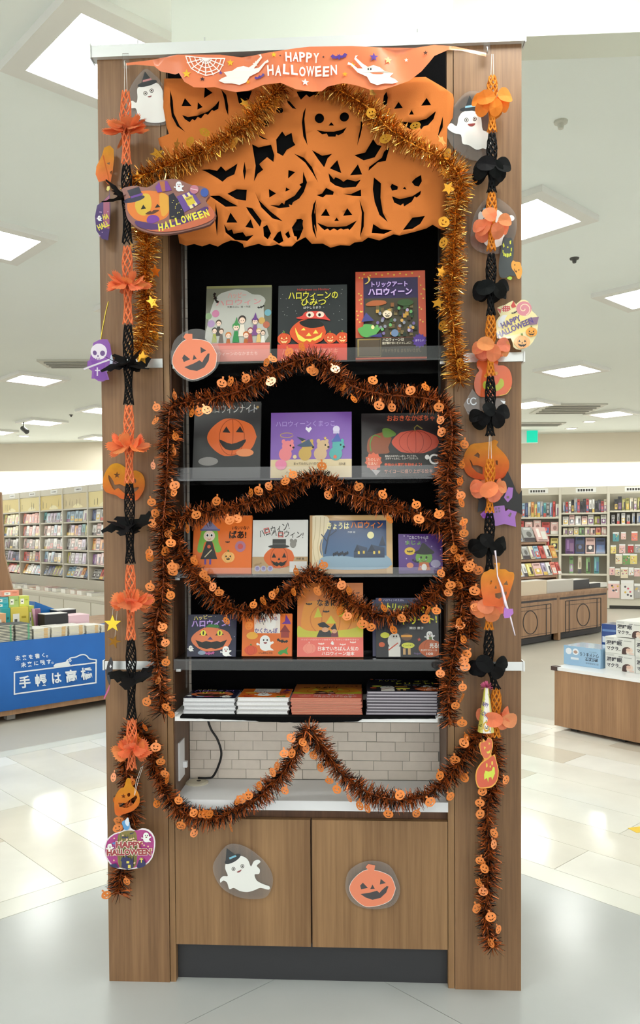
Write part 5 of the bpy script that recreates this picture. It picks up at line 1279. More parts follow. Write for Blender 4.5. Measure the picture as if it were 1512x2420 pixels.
S.P([(1200,930),(1320,915),(1300,1000),(1220,1010)], '#8a6a86'); S.P(bat_shape(1040, 868, 70, -.4), '#3a2c34')
S.T('HAPPY', 1002, 972, 240, 70, '#5a4686', -.42, .03); S.T('HALLOWEEN', 1046, 1040, 440, 70, '#5a4686', -.42, .03)
jack(S, 1235, 1090, 66, '#eaa040', '#cf7a24', stem='#7a8a3c'); jack(S, 1128, 1205, 94, '#f2b478', '#e08a4a', stem='#7a8a3c', ry=78); S.build('tag_print', M_gloss, t)
t, fm = deco('pumpkin_cutout', 'red-orange pumpkin card with green grin behind the black chain', 'cutout', 1168, 938, -.012)
card(t, fm, sm(zc((610,1440),(640,1400),(720,1370),(800,1400),(860,1420),(850,1470),(920,1470),(985,1520),(1015,1620),(1005,1720),(950,1790),(860,1820),(760,1830),(660,1830),(600,1780),(580,1680),(600,1580),(640,1530),(615,1490)), 2), (226, 104, 56)); S = Sheet(lambda a, b: fm(*zc((a, b))[0]), -.001)
for a, b in ((715, 1590), (835, 1560)): S.E(a, b, 18, 20, '#e8a03a')
S.P(sm([(690,1660),(720,1650),(800,1700),(850,1680),(880,1620),(915,1640),(920,1700),(870,1750),(830,1765),(815,1735),(750,1740),(700,1740),(680,1700)]), '#b8bc3a'); S.S(smo([(870,1815),(950,1795),(1005,1720)], 4), 8, '#e8b84a'); S.build('pumpkin_print', M_gloss, t)
t, fm = deco('clear_bag', 'clear film sleeve with white swirls behind the black flower', 'sleeve', 1145, 978, -.008)
MB().prism([fm(*p) for p in zc((460,1920),(560,1740),(640,1830),(930,1850),(945,1920),(900,1950),(620,2000),(590,2040),(510,2030))], -.0006, .0006).build('film', M_film, t)
S = Sheet(lambda a, b: fm(*zc((a, b))[0]), -.0008); S.P(stroke(ell(575, 1880, 34, 38, 14, 0, .4, 5.6), 14), '#eceef2'); S.P(stroke(ell(520, 1880, 18, 30, 12, 0, 1, 5), 10), '#e4e6ec'); S.P(stroke(ell(550, 1990, 46, 18, 12, 0, .2, 2.9), 8), '#3a3a40'); S.P([(880,1870),(940,1880),(925,1915)], '#f2f4f8'); S.build('swirl_print', M_gloss, t)
zq = lambda *p: Z(p, 1020, 1000, 4.3214)
t, fm = deco('pumpkin_cutout', 'orange gradient pumpkin card behind the strings, right pillar', 'cutout', 1150, 1133, -.012)
S = Sheet(lambda a, b: fm(*zq((a, b))[0]), 0)
S.P(sm([(320,400),(340,300),(400,220),(470,205),(560,195),(610,185),(640,170),(680,190),(660,225),(690,260),(740,310),(785,380),(790,450),(760,530),(700,570),(600,580),(480,575),(400,550),(345,500)], 2), ('#eb9a3c', '#ee6a3c', 250, 560), [[(432,330),(470,298),(490,322),(485,358)], [(650,385),(672,380),(675,430),(655,420)], [(385,365),(410,400),(420,430),(470,430),(520,450),(520,525),(460,500),(410,450)]])
S.build('paper_body', M_paper, t)
t, fm = deco('castle_cutout', 'black witch hat with purple castle card at the right edge', 'cutout', 1195, 1245, -.02)
hp = MB().prism([fm(*p) for p in zq((775,490),(830,610),(860,690),(890,730),(920,685),(922,935),(860,900),(760,870),(700,880),(600,880),(500,895),(467,912),(478,790),(420,700),(700,600),(740,560))], -.0008, .0008, (28, 27, 28)).build('witch_hat', M_card, t)
MB().prism([fm(*p) for p in zq((495,930),(540,890),(600,900),(620,880),(640,850),(740,840),(752,900),(780,880),(868,905),(850,960),(860,1060),(800,1045),(740,1030),(660,1050),(620,1045),(600,980),(520,970))], -.0016, -.0009, (150, 80, 180)).build('castle', M_gloss, t)
S = Sheet(lambda a, b: fm(*zq((a, b))[0]), -.0018); S.P([(735,760),(780,655),(830,660),(820,760),(775,810)], '#9a56b8'); S.P(rect(762, 745, 790, 770), '#5a3a30')
for a, b in ((655, 875), (685, 870), (660, 905), (690, 900)): S.P(rect(a-8, b-10, a+8, b+10), '#6a3f6a')
S.P([(778,945),(805,910),(815,925),(798,960)], '#5a4038'); S.build('castle_print', M_gloss, t)
t, fm = deco('pumpkin_cutout', 'tall orange pumpkin lantern card over the right garland', 'cutout', 1168, 1430, -.105)
S = Sheet(lambda a, b: fm(*zq((a, b))[0]), 0)
S.P(sm([(500,1600),(525,1530),(570,1510),(600,1488),(640,1495),(655,1450),(635,1432),(690,1425),(700,1440),(690,1490),(750,1490),(790,1520),(835,1525),(840,1590),(800,1720),(770,1800),(720,1870),(640,1870),(530,1860),(520,1790),(505,1700)], 2), ('#f0a03c', '#f27a48', 1480, 1800), [[(590,1650),(600,1610),(615,1605),(612,1640)], [(730,1650),(765,1608),(780,1655)], [(640,1690),(655,1652),(665,1690)], [(645,1740),(765,1720),(765,1745),(735,1790),(720,1770),(690,1795),(650,1780)]])
S.build('paper_body', M_paper, t)
t, fm = deco('film_twist', 'twisted clear film wand with a purple bow, right pillar', 'ornament', 1205, 1500, -.115)
M_foil = mat('iridescent_foil', (214, 204, 214), .2, metal=.6)
MB().tube([P3(fm, p) for p in zq((645,1300),(660,1410),(670,1560),(715,1680),(750,1840),(800,1980),(850,2170))], lambda f: .003+.0016*math.sin(f*30), 6).build('film_rod', M_foil, t)
MB().prism([fm(*p) for p in zq((740,1880),(775,1895),(825,1895),(832,1940),(790,1985),(740,1990),(730,1960))], -.004, .004, (168, 96, 190)).build('bow', M_gloss, t)
# party cone: a rolled card
t, fm = deco('paper_cone', 'rolled party hat card with happy halloween print and pink tinsel', 'cone', 1145, 1735, -.075)
ze = lambda *p: Z(p, 1020, 1520, 4.84)
b0, b1 = fm(*ze((522, 1000))[0]), fm(*ze((715, 1020))[0]); t0 = fm(*ze((625, 505))[0])
mb = MB(); n = 24; zb_c = (b0[1]+b1[1])/2; xc = (b0[0]+b1[0])/2; rr = (b1[0]-b0[0])/2; hh = t0[1]-zb_c
for k in range(n):
    a, b = 2*PI*k/n, 2*PI*(k+1)/n; cc = (232, 226, 214) if 3 < k % 12 < 8 else (206, 196, 84)
    tr_ = .006
    mb.face([(xc+rr*math.cos(a), rr*math.sin(a), zb_c), (xc+rr*math.cos(b), rr*math.sin(b), zb_c), (t0[0]+tr_*math.cos(b), tr_*math.sin(b), zb_c+hh), (t0[0]+tr_*math.cos(a), tr_*math.sin(a), zb_c+hh)], cc)
mb.build('cone_card', M_gloss, t, smooth=True)
S = Sheet(lambda a, b: fm(*ze((a, b))[0]), 0)
S.P([(560,640),(680,640),(690,800),(545,780)], '#e4e0dc'); S.T('HAPPY', 596, 690, 92, 48, '#5a3f86', .4, .03); S.T('LOWEEN', 618, 812, 140, 54, '#5a3f86', .5, .03); S.P([(640,870),(700,880),(705,960),(655,1000),(630,900)], '#2c2022')
for a, b in ((545, 920), (612, 935)): jack(S, a, b, 38, '#dcae3c', '#b0801c', ry=60)
S.E(700, 720, 24, 50, '#6ab04a'); S.E(684, 610, 28, 26, '#221e20'); S.P([(580,600),(640,570),(650,600),(600,640)], '#9ab84a')
for k in range(len(S.mb.v)):
    x, y, z = S.mb.v[k]; f = max(0, min(1, (z-zb_c)/hh)); cx_ = xc+(t0[0]-xc)*f; r_ = rr+(.006-rr)*f; dx = max(-r_*.97, min(r_*.97, x-cx_)); S.mb.v[k] = (cx_+dx, -math.sqrt(max(0, r_*r_-dx*dx))-.0006+y*.5, z)
S.build('cone_print', M_gloss, t)
mb = MB()
for k in range(60):
    d = Vector((rnd.uniform(-1, 1), rnd.uniform(-1, 1), rnd.uniform(-.2, 1))).normalized()*.018; p = Vector((t0[0], 0, t0[1])); s_ = d.cross(Vector((0, 1, .2))).normalized()*.0008
    mb.face([p-s_, p+s_, p+d+s_, p+d-s_], (206, 90, 130))
tag(mb.build('tinsel_tuft', M_tinsel, t), kind='stuff')
t, fm = deco('pumpkin_cutout', 'two stacked orange pumpkins card over the lower right tinsel', 'cutout', 1152, 1862, -.08)
card(t, fm, sm(ze((545,1190),(550,1135),(580,1130),(585,1090),(620,1120),(640,1075),(690,1100),(700,1180),(680,1260),(690,1290),(720,1270),(740,1350),(765,1450),(750,1570),(690,1645),(600,1660),(530,1650),(500,1560),(510,1450),(560,1370),(600,1330),(565,1270)), 2), (240, 168, 66)); S = Sheet(lambda a, b: fm(*ze((a, b))[0]), -.001)
S.P(sm([(555,1190),(565,1140),(610,1125),(645,1085),(685,1110),(690,1180),(670,1260),(640,1310),(600,1310),(570,1260)]), '#e06a44'); S.P(sm([(512,1560),(520,1460),(570,1380),(640,1330),(705,1285),(735,1360),(755,1460),(740,1565),(680,1630),(600,1645),(540,1640)]), '#d85c3c')
Y2 = '#f0c850'; S.P([(595,1180),(620,1190),(600,1220)], Y2); S.P([(650,1130),(670,1145),(652,1165)], Y2); S.P(sm([(625,1240),(650,1235),(672,1215),(665,1250),(640,1262)]), '#e8d84a'); S.E(628, 1395, 10, 26, Y2); S.E(690, 1370, 10, 26, Y2); S.E(668, 1410, 8, 14, Y2)
S.P([(612,1455),(650,1468),(685,1455),(700,1410),(718,1420),(722,1490),(700,1540),(690,1565),(680,1530),(650,1535),(645,1590),(630,1540),(600,1560),(597,1500)], '#d8e04a'); S.build('pumpkin_print', M_gloss, t)
# ================================================================ the shop behind
class Fr:
    """vertical reference plane standing on the floor; s along it, off behind it, z up"""
    def __init__(s, p0, ang):
        s.p0 = Vector((p0[0], p0[1], 0)); s.a = ang
        s.e = Vector((math.cos(ang), math.sin(ang), 0)); s.n = Vector((-s.e.y, s.e.x, 0))
    def m(s, px, py, off=0.): return vplane(px, py, s.p0+s.n*off, s.a)
    def W(s, a, off, z): return s.p0+s.e*a+s.n*off+Vector((0, 0, z))
ORD = ['first', 'second', 'third', 'fourth', 'fifth', 'sixth', 'seventh', 'eighth', 'ninth', 'tenth', 'eleventh', 'twelfth', 'thirteenth', 'fourteenth', 'fifteenth', 'sixteenth']
PAL = {'pale yellow': (232, 214, 130), 'coral pink': (236, 140, 124), 'pale pink': (236, 196, 190), 'white': (236, 234, 230), 'teal': (96, 160, 165), 'dark brown': (84, 66, 58), 'grey': (176, 174, 172), 'lilac': (186, 172, 200), 'light blue': (158, 190, 214), 'navy': (64, 74, 116), 'olive': (170, 164, 90), 'red': (196, 74, 70), 'orange': (226, 150, 84), 'cream': (228, 216, 190), 'purple': (116, 72, 132), 'green': (120, 158, 100), 'black': (44, 42, 44)}
_bm = {}
def small_book(cn, w, h, t, v):
    """closed book standing upright, cover to the front, with a printed panel and page block"""
    k = (cn, round(w, 3), round(h, 3), round(t, 3), v)
    if k in _bm: return _bm[k]
    c = PAL[cn]; m = MB(); b = .0015
    m.box(-w/2, w/2, 0, b, 0, h, c); m.box(-w/2, w/2, t-b, t, 0, h, c); m.box(-w/2, -w/2+b, b, t-b, 0, h, c); m.box(-w/2+b, w/2-.003, b, t-b, .003, h-.003, (238, 235, 226))
    r = random.Random(v*7+len(cn)); y = -.0006
    dk = tuple(max(0, x-70) for x in c); lt = tuple(min(255, x+50) for x in c); ac = r.choice([(210, 90, 80), (90, 120, 170), (240, 236, 228), (70, 60, 66), (226, 190, 96), (150, 110, 150)])
    if v % 3 == 0:
        m.flat(rect(-w*.4, h*.1, w*.4, h*.55), y, ac); m.flat(ell(0, h*.38, w*.2, h*.13, 10), y*1.6, lt); m.flat(rect(-w*.36, h*.78, w*.36, h*.9), y, dk)
    elif v % 3 == 1:
        m.flat(rect(-w*.5, 0, w*.5, h*.26), y, ac); m.flat(ell(w*.06, h*.5, w*.24, h*.2, 10), y, dk); m.flat(rect(-w*.3, h*.82, w*.3, h*.92), y, lt)
    else:
        m.flat(rect(-w*.34, h*.3, -w*.1, h*.9), y, lt); m.flat(rect(w*.0, h*.12, w*.4, h*.7), y, ac); m.flat(rect(-w*.4, h*.06, w*.4, h*.14), y, dk)
    me = m.mesh('paperback'); me.materials.append(M_cover); _bm[k] = me
    return me
def bg_book(fr, s, off, z, cn, w, h, t, v, label, group, rx=0., rz=0., name='paperback'):
    o = ob(name, small_book(cn, w, h, t, v), None, None, fr.W(s, off, z+t*abs(math.sin(rx))+.0005), (rx, 0, fr.a+rz)); o.rotation_mode = 'XYZ'
    return tag(o, label, 'book', group)
M_bcase = mat('ivory_bookcase', (214, 208, 192), .5)
M_bcback = mat('ivory_bookcase_back', (190, 184, 168), .6)

# ---------------------------------------------------------------- left bookcase
d_ = ray(120, 1265); p0 = CAM+d_*(13/d_.y)
LF = Fr(p0, math.radians(-48.5))
bx = [LF.m(px, 1260)[0] for px in (4.5, 48, 97, 150, 210)]; bwid = (bx[-1]-bx[0])/4
sx0 = bx[0]; nb = 6
zz = [LF.m(150, y)[1] for y in (1153, 1168, 1203, 1234, 1266, 1299, 1331, 1366, 1394)]
bc = thing('bookcase', 'long ivory bookcase with five shelves of paperbacks along the left', 'bookcase', LF.W(sx0, 0, 0), LF.a)
D = .26
for k in range(nb+1): MB().box(k*bwid-.018, k*bwid+.018, -.02, D, zz[7], zz[0]).build('upright', M_bcase, bc)
MB().box(0, nb*bwid, D, D+.02, 0, zz[0]).build('back_panel', M_bcback, bc)
for k in range(nb):
    x0, x1 = k*bwid+.019, (k+1)*bwid-.019
    hp_ = MB().box(x0, x1, -.012, .02, zz[1], zz[0]).build('header_panel', M_bcase, bc)
    lb_ = MB().box((x0+x1)/2+.0, (x0+x1)/2+.26, -.016, -.0125, zz[1]+.02, zz[0]-.018, (238, 238, 234))
    for j in range(4): lb_.flat(rect((x0+x1)/2+.05+j*.045, zz[1]+.04, (x0+x1)/2+.08+j*.045, zz[0]-.04), -.0165, (120, 116, 108))
    lb_.build('header_label', M_generic, hp_)
    for r in range(5): MB().box(x0, x1, -.012, D, zz[2+r]-.022, zz[2+r]).build('shelf', M_bcase, bc)
    MB().prism([(x0, zz[7]), (x1, zz[7]), (x1, zz[7]+.005), (x0, zz[7]+.005)], -.02, D, None).build('display_ledge', M_bcase, bc)
BD = .42
base = MB().box(-.02, nb*bwid, -BD, -.021, zz[8]-.03, zz[8]).build('base_top', M_bcase, bc)
MB().box(0, nb*bwid, -BD+.03, -.021, .06, zz[8]-.0305).build('base_body', M_bcase, bc)
MB().box(0, nb*bwid, -.0205, -.015, zz[8], zz[7]).build('riser_panel', M_bcback, bc)
for k in range(nb): MB().box(k*bwid+.012, (k+1)*bwid-.012, -BD+.012, -BD+.0295, .09, zz[8]-.075).build('base_door', M_bcase, bc)
MB().box(0, nb*bwid, -BD+.06, -.03, 0, .059, (90, 86, 80)).build('plinth', M_generic, bc)
bays = ['leftmost', 'second', 'third', 'fourth', 'fifth', 'sixth']
# yellow artwork panels under the headers
for k in range(nb):
    o = thing('yellow_poster', 'yellow washed poster panel at top of the %s bay, left bookcase' % bays[k], 'poster', LF.W(sx0+(k+.5)*bwid, -.006, zz[2]+.001), LF.a, 'yellow posters on the left bookcase')
    w = bwid-.05; h = zz[1]-zz[2]-.008
    MB().box(-w/2, w/2, 0, .006, 0, h, [(226, 204, 128), (232, 214, 146), (226, 202, 122), (216, 198, 150), (234, 216, 150)][k % 5]).build('panel', M_card, o)
    m_ = MB()
    for j in range(5):
        x = rnd.uniform(-w*.42, w*.4); m_.flat([(x, rnd.uniform(.02, h*.3)), (x+.012, .03), (x+.02, h*rnd.uniform(.4, .8)), (x+.008, h*rnd.uniform(.4, .7))], -.0008, (120, 100, 64))
    m_.flat(sm([(-w*.1, 0.01), (w*.05, h*.3), (w*.2, h*.25), (w*.3, 0.01)]), -.0006, (244, 232, 184)); m_.build('artwork', M_card, o)
CELL = [[['pale yellow'], ['coral pink'], ['teal', 'lilac', 'white', 'light blue'], ['red', 'white', 'light blue', 'white'], ['grey', 'navy', 'white']],
        [['pale yellow', 'cream'], ['coral pink', 'white'], ['teal', 'pale pink', 'light blue'], ['teal', 'dark brown', 'olive', 'lilac', 'orange'], ['white', 'pale pink']],
        [['dark brown', 'white', 'white'], ['cream', 'dark brown', 'pale pink'], ['grey', 'white', 'dark brown'], ['grey', 'olive', 'pale pink', 'lilac'], ['lilac', 'pale pink', 'orange']],
        [['lilac', 'grey', 'navy'], ['cream', 'red', 'pale pink'], ['light blue', 'white', 'dark brown'], ['olive', 'lilac', 'grey'], ['pale pink', 'purple', 'teal']],
        [['white', 'green', 'red'], ['orange', 'white', 'light blue'], ['navy', 'white', 'olive', 'grey'], ['orange', 'navy', 'white', 'light blue'], ['grey', 'pale pink', 'red']]]
for k in range(nb-1):
    for r in range(5):
        cell = CELL[r][min(k, 4)]
        if r < 4: zb, hmax, sl = zz[3+r]+.001, zz[2+r]-zz[3+r]-.03, .12
        else: zb, hmax, sl = zz[7]+.012, .22, .42
        s = sx0+k*bwid+.06; i = 0; end = sx0+(k+1)*bwid-.05
        while True:
            w = rnd.choice([.105, .112, .12, .128]); h = min(hmax-.006, rnd.choice([.152, .16, .172])); 
            if s+w > end: break
            cn = cell[i % len(cell)] if len(cell) < 3 else rnd.choice(cell)
            bg_book(LF, s+w/2, .02 if r < 4 else .0, zb+(.008 if r == 4 else 0), cn, w, h, .022, rnd.randrange(6),
                    '%s paperback, %s from left, %s shelf, %s bay of left bookcase' % (cn, ORD[i], ['top', 'second', 'third', 'fourth', 'lowest'][r], bays[k]), 'paperbacks facing out on the left bookcase', -sl)
            s += w+rnd.choice([.006, .01, .02]); i += 1
i = 0; s = sx0+.3
while s < sx0+4.9 * bwid:
    cn = rnd.choice(['white', 'cream', 'red', 'navy', 'pale pink', 'white', 'lilac', 'grey']); w, h, t_ = .15, .2, rnd.choice([.03, .045, .06])
    o = ob('paperback', small_book(cn, w, h, t_, i % 6), None, None, LF.W(s, -BD+.10, zz[8]+t_+.001), (-PI/2, 0, LF.a))
    tag(o, '%s book lying flat on the base ledge, %s from left, left bookcase' % (cn, ('%s' % ORD[i]) if i < 16 else 'far %d' % i), 'book', 'books lying on the left ledge')
    s += rnd.uniform(.22, .34); i += 1
    if i > 15: break

# ---------------------------------------------------------------- table with the blue cloth
q0, q1 = ground(0, 1709), ground(247, 1667)
TF = Fr(q0, math.atan2(q1.y-q0.y, q1.x-q0.x))
zt = TF.m(120, 1508)[1]; zcl = (TF.m(20, 1676)[1]+TF.m(240, 1644)[1])/2
s0, s1 = -.9, 1.75
tb = thing('sales_table', 'low brown sales table under the blue planner cloth, left', 'table', TF.W(0, 0, 0), TF.a)
MB().box(s0, s1, 0, 1.3, .045, zt-.006).build('body', M_woodbg, tb)
MB().box(s0-.01, s1+.01, -.01, 1.31, zt-.0055, zt).build('tabletop', M_woodbg, tb)
for a in (s0+.1, TF.m(35, 1700)[0], s1-.1):
    for b in (.06, 1.2): MB().box(a-.03, a+.03, b, b+.06, 0, .0445, (150, 146, 140)).build('foot', M_generic, tb)
M_bcl = mat('blue_cloth', (14, 90, 166), .7, vary=.05, vscale=8)
cl_ = thing('blue_cloth', 'blue table cloth printed with white slogan lettering', 'cloth', TF.W(0, 0, 0), TF.a)
mb = MB(); N = 60
for i in range(N):
    a, b = s0+(s1-s0)*i/N, s0+(s1-s0)*(i+1)/N; f_ = lambda u: -.017-.003*math.sin(u*9)-.0015*math.sin(u*31)
    mb.face([(a, f_(a)-.004, zcl), (b, f_(b)-.004, zcl), (b, f_(b), zt+.003), (a, f_(a), zt+.003)]); mb.face([(a, f_(a), zt+.003), (b, f_(b), zt+.003), (b, .6, zt+.003), (a, .6, zt+.003)])
mb.build('cloth_sheet', M_bcl, cl_, smooth=True)
S = Sheet(lambda a, b: TF.m(a/5.6, 1340+b/5.6, -.024), -.0245, 2e-4)
W_ = '#e6ecf2'
[S.P(stroke(p_, 18), W_) for p_ in ([(182,1399),(1279,1264)], [(1270,1258),(1268,1537)], [(1277,1529),(182,1683)], [(190,1691),(190,1392)])]
S.S(smo([(905,1235),(930,1205),(1000,1192),(1060,1165),(1115,1160),(1150,1180),(1185,1215),(1272,1228)], 5), 16, W_); S.P([(1263,1222),(1280,1222),(1280,1275),(1263,1275)], W_)
S.P(sm([(720,1322),(722,1290),(760,1272),(860,1256),(885,1225),(920,1215),(945,1230),(935,1255),(908,1265),(920,1305)]), W_); S.P(ell(915, 1238, 16, 12, 12), '#1a66b0'); S.P(ell(915, 1238, 7, 6, 10), W_)
for a, b in ((965, 1290), (1110, 1275)):
    for j in range(3): S.P(stroke(ell(a+j*22, b-j*2, 10, 9, 8, 0, 0, PI), 7), W_)
for ch, x, y, w, h in (('手', 325, 1520, 150, 160), ('帳', 540, 1496, 155, 165), ('は', 745, 1468, 125, 140), ('高', 940, 1440, 150, 165), ('橋', 1142, 1408, 155, 160)): S.T(ch, x, y, w, h, W_, -.1, .03)
for i, ch in enumerate('未来を書く'): S.T(ch, 232+i*86-(8 if i == 4 else 0), 1206-i*10, (70, 66, 58, 64, 36)[i], (70, 68, 56, 66, 56)[i], W_, -.12, .02)
S.P(stroke(ell(618, 1180, 11, 11, 12), 6), W_)
for i, ch in enumerate('未来に残す'): S.T(ch, 305+i*84, 1293-i*10, (70, 66, 54, 66, 58)[i], (70, 68, 52, 66, 62)[i], W_, -.12, .02)
S.P(stroke(ell(690, 1268, 11, 11, 12), 6), W_)
S.build('cloth_print', M_card, cl_)
# planners in stacks along the front edge
stk = [((-12, 192), 768, 985, 11, 'grey'), ((200, 436), 755, 968, 11, 'grey'), ((441, 672), 812, 950, 7, 'white'), ((682, 906), 790, 930, 7, 'white'), ((912, 1128), 772, 906, 7, 'cream'), ((1142, 1330), 768, 886, 6, 'white'), ((1338, 1420), 768, 872, 5, 'white')]
for k, ((a, b), ya, yb, n, cn) in enumerate(stk):
    sa = TF.m(a/5.6, 1340+(ya+yb)/11.2, .0)[0]; sb = TF.m(b/5.6, 1340+(ya+yb)/11.2, .0)[0]
    zlo = zt+.004; zhi = max(TF.m((a+b)/11.2, 1340+ya/5.6, .0)[1], zlo+.05); th = (zhi-zlo)/n; me = None; w = sb-sa-.008
    m_ = MB().box(-w/2, w/2, 0, .2, 0, th*.16, (70, 74, 76) if cn == 'grey' else (214, 208, 200)).box(-w/2, w/2, 0, .2, th*.76, th*.94, (84, 88, 90) if cn == 'grey' else (226, 222, 216)).box(-w/2+.002, w/2-.002, .002, .198, th*.16, th*.76, (232, 228, 206))
    if cn == 'grey': m_.box(w*.22, w*.34, -.0008, .0, th*.1, th*.9, (120, 190, 150))
    else: m_.box(w*.12, w*.36, -.0008, .0, th*.1, th*.9, (222, 186, 130))
    me = m_.mesh('planner'); me.materials.append(M_pages)
    for j in range(n):
        o = ob('planner', me, None, None, TF.W((sa+sb)/2+rnd.uniform(-.0015, .0015), .0+rnd.uniform(0, .005), zlo+th*j), (0, 0, TF.a+rnd.uniform(-.008, .008)))
        tag(o, '%s planner, %s from bottom, in the %s stack on the blue cloth' % ('grey' if cn == 'grey' else 'pale', ORD[j], ['leftmost', 'second', 'third', 'fourth', 'fifth', 'sixth', 'rightmost'][k]), 'planner', 'planners stacked on the blue cloth')
    # loose cover print of the top copy is left plain
def tbox(fr, lab, px, off, dep, cols, name='carton', cat='box', z0=None, mark=True):
    x0, y0, x1, y1 = px; a, zt_ = fr.m(x0, y0, off); b, zb_2 = fr.m(x1, y1, off); zb_2 = z0 if z0 is not None else zb_2
    t = thing(name, lab, cat, fr.W((a+b)/2, off, zb_2), fr.a)
    w = b-a; h = zt_-zb_2
    MB().box(-w/2, w/2, 0, dep, 0, h, cols).build('box_body', M_card, t)
    lid = MB().box(-w/2-.001, w/2+.001, -.001, dep+.001, h, h+.003, tuple(min(255, c+16) for c in cols)).build('lid', M_card, t)
    if mark:
        m_ = MB(); m_.flat(rect(-w*.38, h*.25, -w*.02, h*.78), -.0012, (240, 238, 228)); m_.flat(rect(-w*.3, h*.45, -w*.14, h*.58), -.0016, (90, 88, 84)); m_.flat(rect(w*.1, h*.6, w*.36, h*.68), -.0012, tuple(max(0, c-50) for c in cols)); m_.build('box_label', M_card, t)
    return t, w, h
zl = lambda a, b, c, d: (a/5.6, 1340+b/5.6, c/5.6, 1340+d/5.6)
tz = zt+.0045
lv = TF.m(20, 1340+650/5.6, .42)[1]
tbox(TF, 'low cream and orange carton at left end of the blue table', zl(-40, 628, 78, 700), .25, .1, (232, 176, 128), z0=tz)
tbox(TF, 'small teal carton below the green boxes on blue table', zl(18, 555, 135, 680), .34, .1, (44, 160, 160), z0=tz)
tbox(TF, 'yellow carton in the lower row of the pile on blue table', zl(140, 545, 378, 690), .36, .12, (226, 204, 84), z0=tz)
tbox(TF, 'lime carton at the right end of the lower row', zl(380, 520, 450, 690), .40, .12, (196, 212, 96), z0=tz)
z_m = TF.m(20, 1340+545/5.6, .36)[1]+.0035
tbox(TF, 'bright turquoise carton in the middle row, left edge', zl(-40, 484, 112, 548), .38, .09, (44, 168, 180), z0=z_m)
z_m2 = TF.m(20, 1340+484/5.6, .38)[1]+.0035
tbox(TF, 'blue-green carton second from top at the left edge', zl(-40, 412, 108, 484), .385, .08, (90, 174, 180), z0=z_m2)
tbox(TF, 'light green carton in the middle row of the pile', zl(118, 395, 250, 540), .385, .09, (168, 196, 120), z0=z_m)
tbox(TF, 'yellow-green carton at the right of the middle row', zl(254, 392, 386, 540), .39, .09, (206, 216, 98), z0=z_m)
z_m3 = TF.m(20, 1340+395/5.6, .385)[1]+.0035
tbox(TF, 'coral pink carton on the very top of the pile', zl(28, 325, 252, 392), .392, .07, (238, 152, 124), z0=z_m3)
# blue riser with folders, black binders, striped booklet
a0 = TF.m(390/5.6, 1340+450/5.6, .62); a1 = TF.m(745/5.6, 1340+580/5.6, .62)
rs = MB().prism([(a0[0], zt+.004), (a1[0], zt+.004), (a1[0], a1[1]), (a0[0], a0[1])], .52, .9, (26, 110, 190))
tag(rs.build('display_riser', M_card, loc=TF.W(0, 0, 0), rot=(0, 0, TF.a)), 'blue slanted riser standing behind the planner stacks', 'riser')
for lb, pxs, off, col in (('black binder lying at the back of blue table, farther one', zl(750, 585, 1005, 640), .39, (30, 30, 32)), ('black binder lying nearer the planner stacks', zl(590, 640, 900, 720), .22, (36, 36, 38))):
    t, w, h = tbox(TF, lb, pxs, off, .12, col, 'binder', 'binder', z0=tz, mark=False)
    MB().box(-w/2+.004, w/2-.004, .002, .118, h+.0031, h+.008, (226, 224, 222)).build('paper_sheet', M_card, t)
t, w, h = tbox(TF, 'pink and white flat folders behind the pale planners', zl(905, 650, 1180, 720), .22, .16, (226, 190, 200), 'folder_pile', 'folder', z0=tz, mark=False)
a0 = TF.m(465/5.6, 1340+560/5.6, .3); a1 = TF.m(592/5.6, 1340+712/5.6, .3)
t = thing('striped_booklet', 'pink striped booklet standing against the blue riser', 'booklet', TF.W(0, .355, tz), TF.a)
MB().prism([(a0[0]+.03, 0), (a1[0], 0), (a1[0]-.01, a0[1]-tz), (a0[0], a0[1]-tz)], 0, .012, (214, 168, 182)).build('booklet_cover', M_card, t)
for j in range(5):
    x = a0[0]+.02+j*(a1[0]-a0[0]-.03)/5; MB().prism([(x+.012, .004), (x+.02, .004), (x+.012, a0[1]-tz-.004), (x+.004, a0[1]-tz-.004)], -.001, -.0002, (150, 96, 120)).build('stripe', M_card, t)
# brown sloped rack at the left edge
RF = Fr(CAM+ray(10, 1400)*7.6, math.radians(0))
rk = thing('magazine_rack', 'brown sloped magazine rack cut by the left picture edge', 'rack', RF.W(0, 0, 0), 0)
pp = [RF.m(*p) for p in ((-110, 1160), (2, 1163), (6, 1250), (9, 1310), (30, 1396), (-110, 1396))]
MB().prism(pp, 0, .03).build('side_panel', M_woodbg, rk)
b_ = RF.m(30, 1396); a_ = RF.m(-110, 1396)
MB().box(a_[0], b_[0]-.02, -.02, .3, 0, b_[1]-.0005).build('base_box', M_woodbg, rk)
MB().prism([RF.m(*p) for p in ((-110, 1168), (-48, 1170), (-44, 1300), (-30, 1394), (-110, 1394))], .031, .35).build('shelf_body', M_wooddk, rk)

